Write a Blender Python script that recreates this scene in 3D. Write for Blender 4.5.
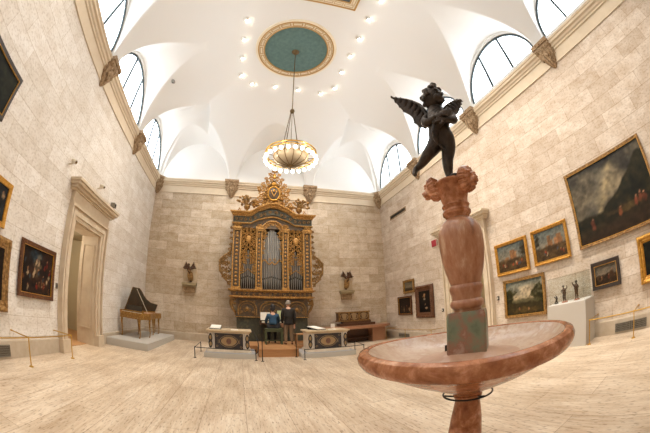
import bpy, math, random
import numpy as np
from mathutils import Vector, Matrix
PI = math.pi
random.seed(7)
for o in list(bpy.data.objects): bpy.data.objects.remove(o)
SC = bpy.context.scene
COL = SC.collection

# ------------------------------------------------------------------ camera
XL, XR, YB, YF, ZC = -4.655, 7.192, 13.462, -6.288, 11.08
XM = (XL + XR) / 2
BAY = 3.95
cam_d = bpy.data.cameras.new('camera')
cam = bpy.data.objects.new('camera', cam_d); COL.objects.link(cam)
cam_d.type = 'PANO'
for holder in (cam_d, getattr(cam_d, 'cycles', None)):
    if holder is not None and hasattr(holder, 'panorama_type'):
        holder.panorama_type = 'FISHEYE_EQUISOLID'
        holder.fisheye_lens = 293.618 / 650 * 36.0
        holder.fisheye_fov = math.radians(200)
        break
cam_d.sensor_width = 36.0; cam_d.sensor_height = 36.0 * 433 / 650
cam_d.clip_start = 0.02; cam_d.clip_end = 200
yaw, pitch, roll = .2925, .3185, -.0297
Fv = Vector((math.sin(yaw)*math.cos(pitch), math.cos(yaw)*math.cos(pitch), math.sin(pitch)))
R0 = Vector((math.cos(yaw), -math.sin(yaw), 0)); U0 = R0.cross(Fv)
Rv = math.cos(roll)*R0 + math.sin(roll)*U0; Uv = -math.sin(roll)*R0 + math.cos(roll)*U0
M4 = Matrix(((Rv.x, Uv.x, -Fv.x, 0), (Rv.y, Uv.y, -Fv.y, 0), (Rv.z, Uv.z, -Fv.z, 1.6), (0, 0, 0, 1)))
cam.matrix_world = M4
SC.camera = cam

# ------------------------------------------------------------------ world, exposure, daylight strengths
SC.view_settings.view_transform = 'Standard'
SC.view_settings.look = 'None'
SC.view_settings.gamma = 1
SC.view_settings.use_curve_mapping = False
SC.view_settings.exposure = 0.92
WINDOW_STRENGTH = 3.3
SPOT_W = 250
w = bpy.data.worlds.new('world'); SC.world = w; w.use_nodes = True
w.node_tree.nodes['Background'].inputs[0].default_value = (.8, .86, 1, 1)
w.node_tree.nodes['Background'].inputs[1].default_value = 1.0
try:
    SC.cycles.use_denoising = True
    SC.cycles.max_bounces = 10; SC.cycles.diffuse_bounces = 6
    SC.cycles.sample_clamp_indirect = 6
except Exception: pass

# ------------------------------------------------------------------ materials
def lin(c):
    return tuple(((x/12.92) if x <= .04045 else ((x+.055)/1.055)**2.4) for x in c)
def hexc(h): return lin(tuple(int(h[i:i+2], 16)/255 for i in (0, 2, 4)))
def mat(name, base, rough=.6, metal=0, spec=.5, var=None, scale=5, detail=4, bump=0, bscale=None, stretch=(1, 1, 1), coat=0):
    m = bpy.data.materials.new(name); m.use_nodes = True
    nt = m.node_tree; b = nt.nodes['Principled BSDF']
    c = hexc(base) if isinstance(base, str) else base
    b.inputs['Roughness'].default_value = rough; b.inputs['Metallic'].default_value = metal
    b.inputs['Specular IOR Level'].default_value = spec
    b.inputs['Coat Weight'].default_value = coat
    b.inputs['Base Color'].default_value = (*c, 1)
    if var or bump:
        tc = nt.nodes.new('ShaderNodeTexCoord'); mp = nt.nodes.new('ShaderNodeMapping'); mp.inputs['Scale'].default_value = stretch
        nt.links.new(tc.outputs['Object'], mp.inputs[0])
    if var:
        n = nt.nodes.new('ShaderNodeTexNoise'); n.inputs['Scale'].default_value = scale; n.inputs['Detail'].default_value = detail
        n.inputs['Roughness'].default_value = .65
        nt.links.new(mp.outputs[0], n.inputs['Vector'])
        r = nt.nodes.new('ShaderNodeValToRGB'); cols = [base] + list(var) if isinstance(var, (list, tuple)) else [base, var]
        cols = [hexc(x) if isinstance(x, str) else x for x in cols]
        e = r.color_ramp.elements
        e[0].position = .3; e[1].position = .7
        e[0].color = (*cols[0], 1); e[1].color = (*cols[-1], 1)
        for i, cc in enumerate(cols[1:-1]):
            x = e.new(.3+.4*(i+1)/(len(cols)-1)); x.color = (*cc, 1)
        nt.links.new(n.outputs['Fac'], r.inputs[0]); nt.links.new(r.outputs[0], b.inputs['Base Color'])
    if bump:
        n2 = nt.nodes.new('ShaderNodeTexNoise'); n2.inputs['Scale'].default_value = bscale or scale; n2.inputs['Detail'].default_value = 3
        nt.links.new(mp.outputs[0], n2.inputs['Vector'])
        bp = nt.nodes.new('ShaderNodeBump'); bp.inputs['Strength'].default_value = bump; bp.inputs['Distance'].default_value = .02
        nt.links.new(n2.outputs['Fac'], bp.inputs['Height']); nt.links.new(bp.outputs[0], b.inputs['Normal'])
    return m
def emis(name, c, s):
    m = bpy.data.materials.new(name); m.use_nodes = True
    b = m.node_tree.nodes['Principled BSDF']
    b.inputs['Base Color'].default_value = (*c, 1); b.inputs['Emission Color'].default_value = (*c, 1); b.inputs['Emission Strength'].default_value = s
    return m
def math_node(nt, op, a, b_=None, c_=None):
    n = nt.nodes.new('ShaderNodeMath'); n.operation = op
    for i, v in enumerate((a, b_, c_)):
        if v is None: continue
        if isinstance(v, (int, float)): n.inputs[i].default_value = v
        else: nt.links.new(v, n.inputs[i])
    return n.outputs[0]
def stone_wall(name, axis, cA, cB, cC, joint):
    """coursed travertine blocks; axis = wall's horizontal direction"""
    m = bpy.data.materials.new(name); m.use_nodes = True; nt = m.node_tree; b = nt.nodes['Principled BSDF']
    b.inputs['Roughness'].default_value = .75; b.inputs['Specular IOR Level'].default_value = .25
    g = nt.nodes.new('ShaderNodeNewGeometry'); s = nt.nodes.new('ShaderNodeSeparateXYZ'); nt.links.new(g.outputs['Position'], s.inputs[0])
    cmb = nt.nodes.new('ShaderNodeCombineXYZ'); nt.links.new(s.outputs[axis], cmb.inputs[0]); nt.links.new(s.outputs['Z'], cmb.inputs[1])
    br = nt.nodes.new('ShaderNodeTexBrick'); nt.links.new(cmb.outputs[0], br.inputs['Vector'])
    br.offset = .5; br.inputs['Scale'].default_value = 1; br.inputs['Brick Width'].default_value = 1.05; br.inputs['Row Height'].default_value = .412
    br.inputs['Mortar Size'].default_value = .008; br.inputs['Mortar Smooth'].default_value = .3; br.inputs['Bias'].default_value = 0
    br.inputs['Color1'].default_value = (*hexc(cA), 1); br.inputs['Color2'].default_value = (*hexc(cB), 1); br.inputs['Mortar'].default_value = (*hexc(joint), 1)
    mp = nt.nodes.new('ShaderNodeMapping'); mp.inputs['Scale'].default_value = (1, 1.6, 1); nt.links.new(cmb.outputs[0], mp.inputs[0])
    n = nt.nodes.new('ShaderNodeTexNoise'); n.inputs['Scale'].default_value = 2.2; n.inputs['Detail'].default_value = 6; n.inputs['Roughness'].default_value = .65
    nt.links.new(mp.outputs[0], n.inputs['Vector'])
    r = nt.nodes.new('ShaderNodeValToRGB'); e = r.color_ramp.elements; e[0].position = .35; e[1].position = .7
    e[0].color = (*hexc(cC), 1); e[1].color = (1, 1, 1, 1)
    nt.links.new(n.outputs['Fac'], r.inputs[0])
    mx = nt.nodes.new('ShaderNodeMix'); mx.data_type = 'RGBA'; mx.blend_type = 'MULTIPLY'; mx.inputs[0].default_value = .85
    nt.links.new(br.outputs['Color'], mx.inputs[6]); nt.links.new(r.outputs[0], mx.inputs[7])
    n3 = nt.nodes.new('ShaderNodeTexNoise'); n3.inputs['Scale'].default_value = 14; n3.inputs['Detail'].default_value = 5
    nt.links.new(mp.outputs[0], n3.inputs['Vector'])
    r3 = nt.nodes.new('ShaderNodeValToRGB'); e = r3.color_ramp.elements; e[0].position = .36; e[1].position = .5; e[0].color = (.70, .66, .62, 1); e[1].color = (1, 1, 1, 1)
    nt.links.new(n3.outputs['Fac'], r3.inputs[0])
    mx2 = nt.nodes.new('ShaderNodeMix'); mx2.data_type = 'RGBA'; mx2.blend_type = 'MULTIPLY'; mx2.inputs[0].default_value = .6
    nt.links.new(mx.outputs[2], mx2.inputs[6]); nt.links.new(r3.outputs[0], mx2.inputs[7])
    nt.links.new(mx2.outputs[2], b.inputs['Base Color'])
    bp = nt.nodes.new('ShaderNodeBump'); bp.inputs['Strength'].default_value = .25; bp.inputs['Distance'].default_value = .01
    nt.links.new(n3.outputs['Fac'], bp.inputs['Height']); nt.links.new(bp.outputs[0], b.inputs['Normal'])
    return m
M = {}
M['wallL'] = stone_wall('travertine_left', 'Y', 'EFECE8', 'E0DAD2', 'E8E2DA', 'D0C7BA')
M['wallB'] = stone_wall('travertine_back', 'X', 'E2D7C8', 'C8B9A4', 'DACDBA', 'B8A790')
M['wallR'] = stone_wall('travertine_right', 'Y', 'E2D8CC', 'CEC0B0', 'DED2C4', 'BFAF9C')
M['plaster'] = mat('plaster', 'EDEDEC', .85, spec=.2)
M['cornice'] = mat('cornice_stone', 'D2C2AA', .75, var=['DACBB4'], scale=3, spec=.2)
M['corbel'] = mat('corbel_stone', '7A6248', .85, var=['BCA486'], scale=14, bump=.8, spec=.15)
M['door_stone'] = mat('door_surround_stone', 'D4C6B0', .6, var=['C4B198'], scale=2.5, spec=.3)
M['baseboard'] = mat('baseboard_stone', 'C2B5A2', .55, var=['B4A48E'], scale=4, spec=.3)
# floor
def floor_mat():
    m = bpy.data.materials.new('travertine_floor'); m.use_nodes = True; nt = m.node_tree; b = nt.nodes['Principled BSDF']
    b.inputs['Roughness'].default_value = .42; b.inputs['Specular IOR Level'].default_value = .4
    g = nt.nodes.new('ShaderNodeNewGeometry')
    s = nt.nodes.new('ShaderNodeSeparateXYZ'); nt.links.new(g.outputs['Position'], s.inputs[0])
    cmb = nt.nodes.new('ShaderNodeCombineXYZ'); nt.links.new(s.outputs['Y'], cmb.inputs[0]); nt.links.new(s.outputs['X'], cmb.inputs[1])
    br = nt.nodes.new('ShaderNodeTexBrick'); nt.links.new(cmb.outputs[0], br.inputs['Vector']); br.offset = .37
    br.inputs['Scale'].default_value = 1; br.inputs['Brick Width'].default_value = 2.1; br.inputs['Row Height'].default_value = .62
    br.inputs['Mortar Size'].default_value = .004; br.inputs['Color1'].default_value = (*hexc('E6D9C6'), 1); br.inputs['Color2'].default_value = (*hexc('DACBB6'), 1)
    br.inputs['Mortar'].default_value = (*hexc('B09A82'), 1)
    mp = nt.nodes.new('ShaderNodeMapping'); mp.inputs['Scale'].default_value = (.55, 6, 1); nt.links.new(cmb.outputs[0], mp.inputs[0])
    n = nt.nodes.new('ShaderNodeTexNoise'); n.inputs['Scale'].default_value = 2.6; n.inputs['Detail'].default_value = 8; n.inputs['Roughness'].default_value = .72
    nt.links.new(mp.outputs[0], n.inputs['Vector'])
    r = nt.nodes.new('ShaderNodeValToRGB'); e = r.color_ramp.elements; e[0].position = .3; e[1].position = .62
    e[0].color = (*hexc('C2AE9A'), 1); e[1].color = (1, 1, 1, 1)
    x = e.new(.42); x.color = (*hexc('E8DCCE'), 1)
    nt.links.new(n.outputs['Fac'], r.inputs[0])
    mx = nt.nodes.new('ShaderNodeMix'); mx.data_type = 'RGBA'; mx.blend_type = 'MULTIPLY'; mx.inputs[0].default_value = .8
    nt.links.new(br.outputs['Color'], mx.inputs[6]); nt.links.new(r.outputs[0], mx.inputs[7])
    mp2 = nt.nodes.new('ShaderNodeMapping'); mp2.inputs['Scale'].default_value = (3, 14, 1); nt.links.new(cmb.outputs[0], mp2.inputs[0])
    n2 = nt.nodes.new('ShaderNodeTexNoise'); n2.inputs['Scale'].default_value = 3.2; n2.inputs['Detail'].default_value = 5; nt.links.new(mp2.outputs[0], n2.inputs['Vector'])
    r2 = nt.nodes.new('ShaderNodeValToRGB'); e = r2.color_ramp.elements; e[0].position = .33; e[1].position = .44
    e[0].color = (.42, .34, .26, 1); e[1].color = (1, 1, 1, 1); nt.links.new(n2.outputs['Fac'], r2.inputs[0])
    mx2 = nt.nodes.new('ShaderNodeMix'); mx2.data_type = 'RGBA'; mx2.blend_type = 'MULTIPLY'; mx2.inputs[0].default_value = .8
    nt.links.new(mx.outputs[2], mx2.inputs[6]); nt.links.new(r2.outputs[0], mx2.inputs[7])
    mp4 = nt.nodes.new('ShaderNodeMapping'); mp4.inputs['Scale'].default_value = (.5, 1.3, 1); nt.links.new(cmb.outputs[0], mp4.inputs[0])
    n4 = nt.nodes.new('ShaderNodeTexNoise'); n4.inputs['Scale'].default_value = 1.6; n4.inputs['Detail'].default_value = 5; nt.links.new(mp4.outputs[0], n4.inputs['Vector'])
    r4 = nt.nodes.new('ShaderNodeValToRGB'); e = r4.color_ramp.elements; e[0].position = .35; e[1].position = .6
    e[0].color = (.74, .68, .62, 1); e[1].color = (1, 1, 1, 1); nt.links.new(n4.outputs['Fac'], r4.inputs[0])
    mx3 = nt.nodes.new('ShaderNodeMix'); mx3.data_type = 'RGBA'; mx3.blend_type = 'MULTIPLY'; mx3.inputs[0].default_value = .8
    nt.links.new(mx2.outputs[2], mx3.inputs[6]); nt.links.new(r4.outputs[0], mx3.inputs[7]); nt.links.new(mx3.outputs[2], b.inputs['Base Color'])
    return m
M['floor'] = floor_mat()
M['pane'] = emis('window_daylight', (.86, .94, 1.0), WINDOW_STRENGTH)
M['win_frame'] = mat('window_frame', '3C474C', .5)
M['med_green'] = mat('medallion_green', '54706F', .85, var=['66827F'], scale=6)
M['med_cream'] = mat('medallion_cream', 'EDE2CC', .6)
M['med_gold'] = mat('medallion_gold', 'C09A60', .5, metal=.2)
M['gold'] = mat('gilding', '6E5028', .42, metal=.3, var=['A87A3C', 'DCAE64'], scale=22, bump=.6, bscale=60)
M['gold_bright'] = mat('frame_gold', 'D2A048', .38, metal=.5, var=['A87428'], scale=18, bump=.6, bscale=50)
M['gold_dull'] = mat('dull_gold_wood', '5A4224', .5, metal=.2, var=['8A6636', 'B48C50'], scale=16, bump=.5, bscale=40)
M['organ_wood'] = mat('organ_painted_wood', '6A4A2C', .55, var=['4A4438', '7A5630'], scale=9, bump=.2)
M['organ_green'] = mat('organ_dark_marbling', '4A4C3C', .5, var=['3A3A30', '5E5840'], scale=7)
M['organ_dark'] = mat('organ_interior', '1E1714', .8)
M['pipe'] = mat('tin_pipe', 'A8A6A2', .34, metal=.7, var=['8A8884'], scale=3, stretch=(4, 4, .4))
M['bronze'] = mat('dark_bronze', '2E2622', .42, metal=.55, var=['40352C', '1E1A18'], scale=9, bump=.3, bscale=40)
M['bronze_light'] = mat('brown_bronze', '5A3C28', .45, metal=.5, var=['3A281C'], scale=20)
M['brass'] = mat('brass', 'C8A050', .3, metal=.85)
M['rod'] = mat('aged_brass', '6A5638', .6, metal=.5)
M['bulb'] = emis('lit_bulb', (1, .86, .66), 4.5)
M['spot_bulb'] = emis('lit_downlight', (1, .9, .75), 18)
M['white_metal'] = mat('white_metal', 'E8E6E2', .4)
M['glass_shade'] = mat('cream_glass_shade', '9C9282', .3, spec=.5)
M['black_metal'] = mat('black_iron', '24211F', .5, metal=.4)
M['slate'] = mat('black_marble', '2A282C', .3, var=['38343A'], scale=8)
M['inlay'] = mat('inlay_tan', '9E8664', .45, var=['9A7A50'], scale=10)
M['inlay_red'] = mat('inlay_brown', '7A5444', .45, var=['5E4038'], scale=10)
M['cream_marble'] = mat('cream_marble', 'E2D8C8', .45, var=['CFC0AA'], scale=6)
M['cap_stone'] = mat('tan_capstone', 'CFBC9E', .5, var=['BFA888'], scale=5)
M['white_base'] = mat('white_painted_base', 'BEBAB2', .6)
M['grey_base'] = mat('grey_carpet_top', 'A9A8AA', .9)
M['oak'] = mat('orange_wood', 'B98A5C', .45, var=['AC7A4E'], scale=3, stretch=(1, 12, 12))
M['redwood'] = mat('reddish_wood', 'A87A5C', .4, var=['97684A'], scale=3, stretch=(1, 10, 10))
M['walnut'] = mat('dark_brown_wood', '5C3C26', .5, var=['4A2E1C'], scale=5, stretch=(1, 8, 8))
M['brown_frame'] = mat('brown_frame_wood', '6E4426', .45, var=['4E2E1A', '7E5230'], scale=12, bump=.3)
M['black_frame'] = mat('black_frame_wood', '2A2220', .35, var=['382C26'], scale=8)
M['olive'] = mat('olive_paint', 'A39372', .5, var=['8E7E5E'], scale=6)
M['spinet_gold'] = mat('gilded_harpsichord_wood', 'B58A48', .4, metal=.3, var=['8A6230', 'C8A058'], scale=10)
M['spinet_dark'] = mat('dark_lid_paint', '33302A', .4, var=['443C30'], scale=5)
M['ivory'] = mat('ivory', 'E2D8C0', .4)
M['paper'] = mat('paper', 'F0ECE2', .8)
M['paper_g'] = mat('greenish_paper', 'C4CC9A', .8)
M['white_box'] = mat('white_pedestal', 'BDB6AC', .7)
M['grille'] = mat('grille_metal', '8C8578', .5, metal=.5)
M['vent_dark'] = mat('vent_dark', '2A2622', .8)
M['skin'] = mat('skin', 'C79A80', .6)
M['hair_dark'] = mat('dark_hair', '1C1614', .6)
M['hair_grey'] = mat('grey_hair', '8A8074', .7)
M['teal'] = mat('teal_cloth', '2C4C66', .85)
M['dark_cloth'] = mat('black_cloth', '25221F', .85)
M['khaki'] = mat('khaki_cloth', '7E6A54', .85)
M['black_skirt'] = mat('black_skirt_cloth', '1E1C1E', .85)
M['green_bench'] = mat('green_bench_paint', '4A5238', .5)
M['hall'] = mat('hall_paint', 'B0A285', .85)
M['hall_floor'] = mat('hall_floor_wood', 'B4875A', .5)
M['red'] = mat('red_sign', '9A2C38', .5)
M['plastic'] = mat('cream_plastic', 'D8D0C0', .5)
def marble():
    m = bpy.data.materials.new('red_marble'); m.use_nodes = True; nt = m.node_tree; b = nt.nodes['Principled BSDF']
    b.inputs['Roughness'].default_value = .22; b.inputs['Specular IOR Level'].default_value = .3
    g = nt.nodes.new('ShaderNodeNewGeometry')
    n = nt.nodes.new('ShaderNodeTexNoise'); n.inputs['Scale'].default_value = 7; n.inputs['Detail'].default_value = 8; n.inputs['Roughness'].default_value = .7; n.inputs['Distortion'].default_value = .6
    nt.links.new(g.outputs['Position'], n.inputs['Vector'])
    r = nt.nodes.new('ShaderNodeValToRGB'); e = r.color_ramp.elements; e[0].position = .3; e[1].position = .72
    e[0].color = (*hexc('8E563A'), 1); e[1].color = (*hexc('DDB496'), 1)
    x = e.new(.48); x.color = (*hexc('AC7350'), 1); x = e.new(.58); x.color = (*hexc('C68C6A'), 1)
    nt.links.new(n.outputs['Fac'], r.inputs[0])
    v = nt.nodes.new('ShaderNodeTexNoise'); v.inputs['Scale'].default_value = 26; v.inputs['Detail'].default_value = 5
    nt.links.new(g.outputs['Position'], v.inputs['Vector'])
    rv = nt.nodes.new('ShaderNodeValToRGB'); e = rv.color_ramp.elements; e[0].position = .35; e[1].position = .6; e[0].color = (.55, .42, .36, 1); e[1].color = (1, 1, 1, 1)
    nt.links.new(v.outputs['Fac'], rv.inputs[0])
    mx = nt.nodes.new('ShaderNodeMix'); mx.data_type = 'RGBA'; mx.blend_type = 'MULTIPLY'; mx.inputs[0].default_value = .6
    nt.links.new(r.outputs[0], mx.inputs[6]); nt.links.new(rv.outputs[0], mx.inputs[7]); nt.links.new(mx.outputs[2], b.inputs['Base Color'])
    return m
M['marble'] = marble()
M['mound'] = mat('tan_red_marble', 'A67C62', .35, var=['BE9C84'], scale=9)
M['vase'] = mat('streaked_red_marble', '7C543C', .3, var=['9E6A4C', 'AE7E60', 'C8AA90'], scale=9, detail=8, stretch=(1.6, 1.6, .55))
M['basin_in'] = mat('worn_basin_marble', 'A98468', .28, var=['C4AE9A', 'B4947C', 'CCC0B2'], scale=6, spec=.5)
M['marble_pale'] = mat('pale_red_marble', 'B4785C', .35, var=['9C6048', 'C4927A'], scale=11)
M['plinth'] = mat('green_stained_marble', '5C6850', .35, var=['737A62', '8E6450', 'B49C8A'], scale=6, detail=6)
M['clear'] = None
gm = bpy.data.materials.new('clear_glass'); gm.use_nodes = True
nt = gm.node_tree; nt.nodes.remove(nt.nodes['Principled BSDF'])
tr = nt.nodes.new('ShaderNodeBsdfTransparent'); gl = nt.nodes.new('ShaderNodeBsdfGlossy'); mxs = nt.nodes.new('ShaderNodeMixShader')
gl.inputs['Roughness'].default_value = .03; tr.inputs[0].default_value = (.96, .97, .96, 1); fr = nt.nodes.new('ShaderNodeFresnel'); fr.inputs[0].default_value = 1.3
mxs.inputs[0].default_value = .05; nt.links.new(tr.outputs[0], mxs.inputs[1]); nt.links.new(gl.outputs[0], mxs.inputs[2])
nt.links.new(mxs.outputs[0], nt.nodes['Material Output'].inputs[0]); M['clear'] = gm
vc = bpy.data.materials.new('oil_paint'); vc.use_nodes = True; nt = vc.node_tree
at = nt.nodes.new('ShaderNodeAttribute'); at.attribute_name = 'paint'; b = nt.nodes['Principled BSDF']
nt.links.new(at.outputs['Color'], b.inputs['Base Color']); b.inputs['Roughness'].default_value = .5; b.inputs['Specular IOR Level'].default_value = .2
M['oil'] = vc

# ------------------------------------------------------------------ mesh helpers
ORG = {}
def thing(name, label, cat, loc=(0, 0, 0), rotz=0, group=None):
    o = bpy.data.objects.new(name, None); COL.objects.link(o); o.empty_display_size = .1
    o.location = loc; o.rotation_euler = (0, 0, rotz); o['label'] = label; o['category'] = cat
    if group: o['group'] = group
    ORG[o.name] = (Vector(loc), rotz)
    return o
def tag(o, label, cat, group=None):
    o['label'] = label; o['category'] = cat
    if group: o['group'] = group
    return o
class MB:
    def __init__(s): s.v = []; s.f = []; s.mi = []; s.cur = 0
    def add(s, vs, fs):
        n = len(s.v); s.v += [tuple(map(float, p)) for p in vs]; s.f += [tuple(i+n for i in f) for f in fs]; s.mi += [s.cur]*len(fs); return s
    def box(s, x0, y0, z0, x1, y1, z1):
        x0, x1 = min(x0, x1), max(x0, x1); y0, y1 = min(y0, y1), max(y0, y1); z0, z1 = min(z0, z1), max(z0, z1)
        return s.add([(x0, y0, z0), (x1, y0, z0), (x1, y1, z0), (x0, y1, z0), (x0, y0, z1), (x1, y0, z1), (x1, y1, z1), (x0, y1, z1)],
                     [(0, 3, 2, 1), (4, 5, 6, 7), (0, 1, 5, 4), (1, 2, 6, 5), (2, 3, 7, 6), (3, 0, 4, 7)])
    def tube(s, pts, r, n=8, flat=1.0):
        pts = [Vector(p) for p in pts]
        if len(pts) < 2: return s
        rs = r if isinstance(r, (list, tuple)) else [r]*len(pts)
        vs = []; fs = []; prev = None
        for i, p in enumerate(pts):
            t = (pts[min(i+1, len(pts)-1)] - pts[max(i-1, 0)]); t = t.normalized() if t.length > 1e-9 else Vector((0, 0, 1))
            if prev is None:
                a = Vector((0, 1, 0)) if abs(t.y) < .9 else Vector((1, 0, 0))
                u = t.cross(a).normalized()
            else:
                u = prev - t*prev.dot(t); u = u.normalized() if u.length > 1e-6 else t.orthogonal().normalized()
            prev = u; w_ = t.cross(u)
            for k in range(n):
                an = 2*PI*k/n; vs.append(p + rs[i]*(math.cos(an)*u + flat*math.sin(an)*w_))
        m = len(pts)
        for i in range(m-1):
            for k in range(n):
                k2 = (k+1) % n; fs.append((i*n+k, i*n+k2, (i+1)*n+k2, (i+1)*n+k))
        fs.append(tuple(range(n))[::-1]); fs.append(tuple((m-1)*n+k for k in range(n)))
        return s.add(vs, fs)
    def lathe(s, prof, c=(0, 0, 0), n=32, a0=0, rfun=None):
        vs = []; fs = []; m = len(prof)
        for (r, z) in prof:
            for k in range(n):
                a = a0+2*PI*k/n; rr = r*(rfun(a, z) if rfun else 1); vs.append((c[0]+rr*math.cos(a), c[1]+rr*math.sin(a), c[2]+z))
        for i in range(m-1):
            for k in range(n):
                k2 = (k+1) % n; fs.append((i*n+k, i*n+k2, (i+1)*n+k2, (i+1)*n+k))
        if prof[0][0] < .03: fs.append(tuple(range(n))[::-1])
        if prof[-1][0] < .03: fs.append(tuple((m-1)*n+k for k in range(n)))
        return s.add(vs, fs)
    def ball(s, c, r, n=10, rot=None, m=6):
        rx, ry, rz = (r, r, r) if isinstance(r, (int, float)) else r
        vs = [Vector((0, 0, -rz))]; fs = []
        for i in range(1, m):
            ph = -PI/2+PI*i/m
            for k in range(n):
                a = 2*PI*k/n; vs.append(Vector((rx*math.cos(ph)*math.cos(a), ry*math.cos(ph)*math.sin(a), rz*math.sin(ph))))
        vs.append(Vector((0, 0, rz)))
        for k in range(n): fs.append((0, 1+(k+1) % n, 1+k))
        for i in range(m-2):
            for k in range(n):
                k2 = (k+1) % n; fs.append((1+i*n+k, 1+i*n+k2, 1+(i+1)*n+k2, 1+(i+1)*n+k))
        L_ = 1+(m-2)*n; T = len(vs)-1
        for k in range(n): fs.append((L_+k, L_+(k+1) % n, T))
        if rot is not None: vs = [rot @ v for v in vs]
        return s.add([v+Vector(c) for v in vs], fs)
    def prism(s, poly, o, u, v, w_, d):
        """polygon (a,b) in the frame o + a*u + b*v, extruded by d along w_"""
        o, u, v, w_ = map(Vector, (o, u, v, w_)); n = len(poly)
        vs = [o+a*u+b_*v for a, b_ in poly]; vs += [p+d*w_ for p in vs]
        fs = [tuple(range(n))[::-1], tuple(range(n, 2*n))]+[(i, (i+1) % n, n+(i+1) % n, n+i) for i in range(n)]
        return s.add(vs, fs)
    def loft(s, rings, closed=True, caps=True):
        n = len(rings[0]); vs = [p for r in rings for p in r]; fs = []
        for i in range(len(rings)-1):
            for k in range(n if closed else n-1):
                k2 = (k+1) % n; fs.append((i*n+k, i*n+k2, (i+1)*n+k2, (i+1)*n+k))
        if caps and closed: fs.append(tuple(range(n))[::-1]); fs.append(tuple((len(rings)-1)*n+k for k in range(n)))
        return s.add(vs, fs)
    def xf(s, mtx, start=0):
        for i in range(start, len(s.v)): s.v[i] = tuple(mtx @ Vector(s.v[i]))
        return s
    def build(s, name, mats, parent=None, loc=None, local=False, smooth=True, ang=38, bevel=0, kind=None, label=None):
        me = bpy.data.meshes.new(name)
        org = Vector((0, 0, 0)); rz = 0
        if parent is not None and parent.name in ORG: org, rz = ORG[parent.name]
        elif loc is not None: org = Vector(loc)
        vs = s.v
        if not local:
            if rz:
                Ri = Matrix.Rotation(-rz, 3, 'Z'); vs = [tuple(Ri @ (Vector(p)-org)) for p in vs]
            else: vs = [(p[0]-org.x, p[1]-org.y, p[2]-org.z) for p in vs]
        me.from_pydata(vs, [], s.f)
        for m_ in (mats if isinstance(mats, (list, tuple)) else [mats]): me.materials.append(M[m_] if isinstance(m_, str) else m_)
        if any(s.mi): me.polygons.foreach_set('material_index', s.mi)
        me.polygons.foreach_set('use_smooth', [smooth]*len(s.f))
        if smooth: me.set_sharp_from_angle(angle=math.radians(ang))
        import bmesh
        bm = bmesh.new(); bm.from_mesh(me); bmesh.ops.recalc_face_normals(bm, faces=bm.faces); bm.to_mesh(me); bm.free()
        me.update()
        o = bpy.data.objects.new(name, me); COL.objects.link(o)
        if parent is not None:
            o.parent = parent; ORG[o.name] = (org, rz)
        else:
            o.location = org
        if bevel:
            b_ = o.modifiers.new('bevel', 'BEVEL'); b_.width = bevel; b_.segments = 2; b_.limit_method = 'ANGLE'
        if kind: o['kind'] = kind
        if label: o['label'] = label
        return o
def struct(name, mb, mats, **k): return mb.build(name, mats, kind='structure', **k)
def ctrans(o, r=None):
    """copy a thing with parts and sub-parts"""
    def rec(a, parent):
        c = a.copy(); COL.objects.link(c); c.parent = parent; ORG[c.name] = ORG.get(a.name, (Vector(), 0))
        for ch in [x for x in a.children]: rec(ch, c)
        return c
    return rec(o, None)
def skin(name, nodes, edges, material, parent=None, subd=2, root=0):
    """continuous surface grown round a skeleton (world coordinates)"""
    org = ORG[parent.name][0] if parent is not None else Vector(nodes[root][0])
    me = bpy.data.meshes.new(name)
    me.from_pydata([tuple(Vector(p)-org) for p, r in nodes], edges, [])
    o = bpy.data.objects.new(name, me); COL.objects.link(o)
    md = o.modifiers.new('skin', 'SKIN'); md.use_smooth_shade = True
    for i, (p, r) in enumerate(nodes):
        sv = me.skin_vertices[0].data[i]; sv.radius = (r, r) if isinstance(r, (int, float)) else r; sv.use_root = (i == root)
    sd = o.modifiers.new('sub', 'SUBSURF'); sd.levels = subd; sd.render_levels = subd
    dg = bpy.context.evaluated_depsgraph_get(); ev = o.evaluated_get(dg)
    m2 = bpy.data.meshes.new_from_object(ev); o.modifiers.clear(); o.data = m2
    m2.materials.clear(); m2.materials.append(M[material]); m2.polygons.foreach_set('use_smooth', [True]*len(m2.polygons))
    if parent is not None: o.parent = parent; ORG[o.name] = (org, 0)
    else: o.location = org
    return o
def spiral(c, r0, turns, a0, direction=1, n=22, shrink=.12):
    """flat scroll (x,z) outline points"""
    out = []
    for i in range(n):
        t = i/(n-1); r = r0*(1-(1-shrink)*t); a = a0+direction*turns*2*PI*t; out.append((c[0]+r*math.cos(a), c[1]+r*math.sin(a)))
    return out

# ------------------------------------------------------------------ vault
R_ = 3.68; ZS = 7.4
side_c = [YB-BAY*(i+.5) for i in range(5)]
back_c = [XL+BAY*(i+.5) for i in range(3)]
def axis_samples(a, b_, step=.045):
    n = int((b_-a)/step); base = np.linspace(a, b_, n)
    near = np.array([.004, .012, .025, .06, .1])
    return np.unique(np.round(np.concatenate([base, a+near, b_-near]), 4))
xs = axis_samples(XL, XR); ys = axis_samples(YF, YB)
Xg, Yg = np.meshgrid(xs, ys, indexing='ij')
def cove(s): s = np.clip(s, 0, R_); return ZS+np.sqrt(np.maximum(R_**2-(R_-s)**2, 0))
sx = np.minimum(Xg-XL, XR-Xg); sy = np.minimum(Yg-YF, YB-Yg)
Zm = cove(np.minimum(sx, sy))
def lun(d, s, soft=False):
    half = 1.79+.13*s; q = 1-(d/half)**2
    return np.where(q > 0, ZS+.1+(2.33+(.95*(1-np.exp(-s/1.6)) if soft else .435*s))*np.sqrt(np.maximum(q, 0)), -1)
for c in side_c: Zm = np.maximum(Zm, np.where(sx < 2.4, lun(Yg-c, sx), -1))
for c in back_c: Zm = np.maximum(Zm, np.where(sy < 2.4, lun(Xg-c, sy, True), -1))
Zm = np.minimum(Zm, ZC)
nx, ny = Xg.shape
V = np.stack([Xg, Yg, Zm], -1).reshape(-1, 3)
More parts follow.
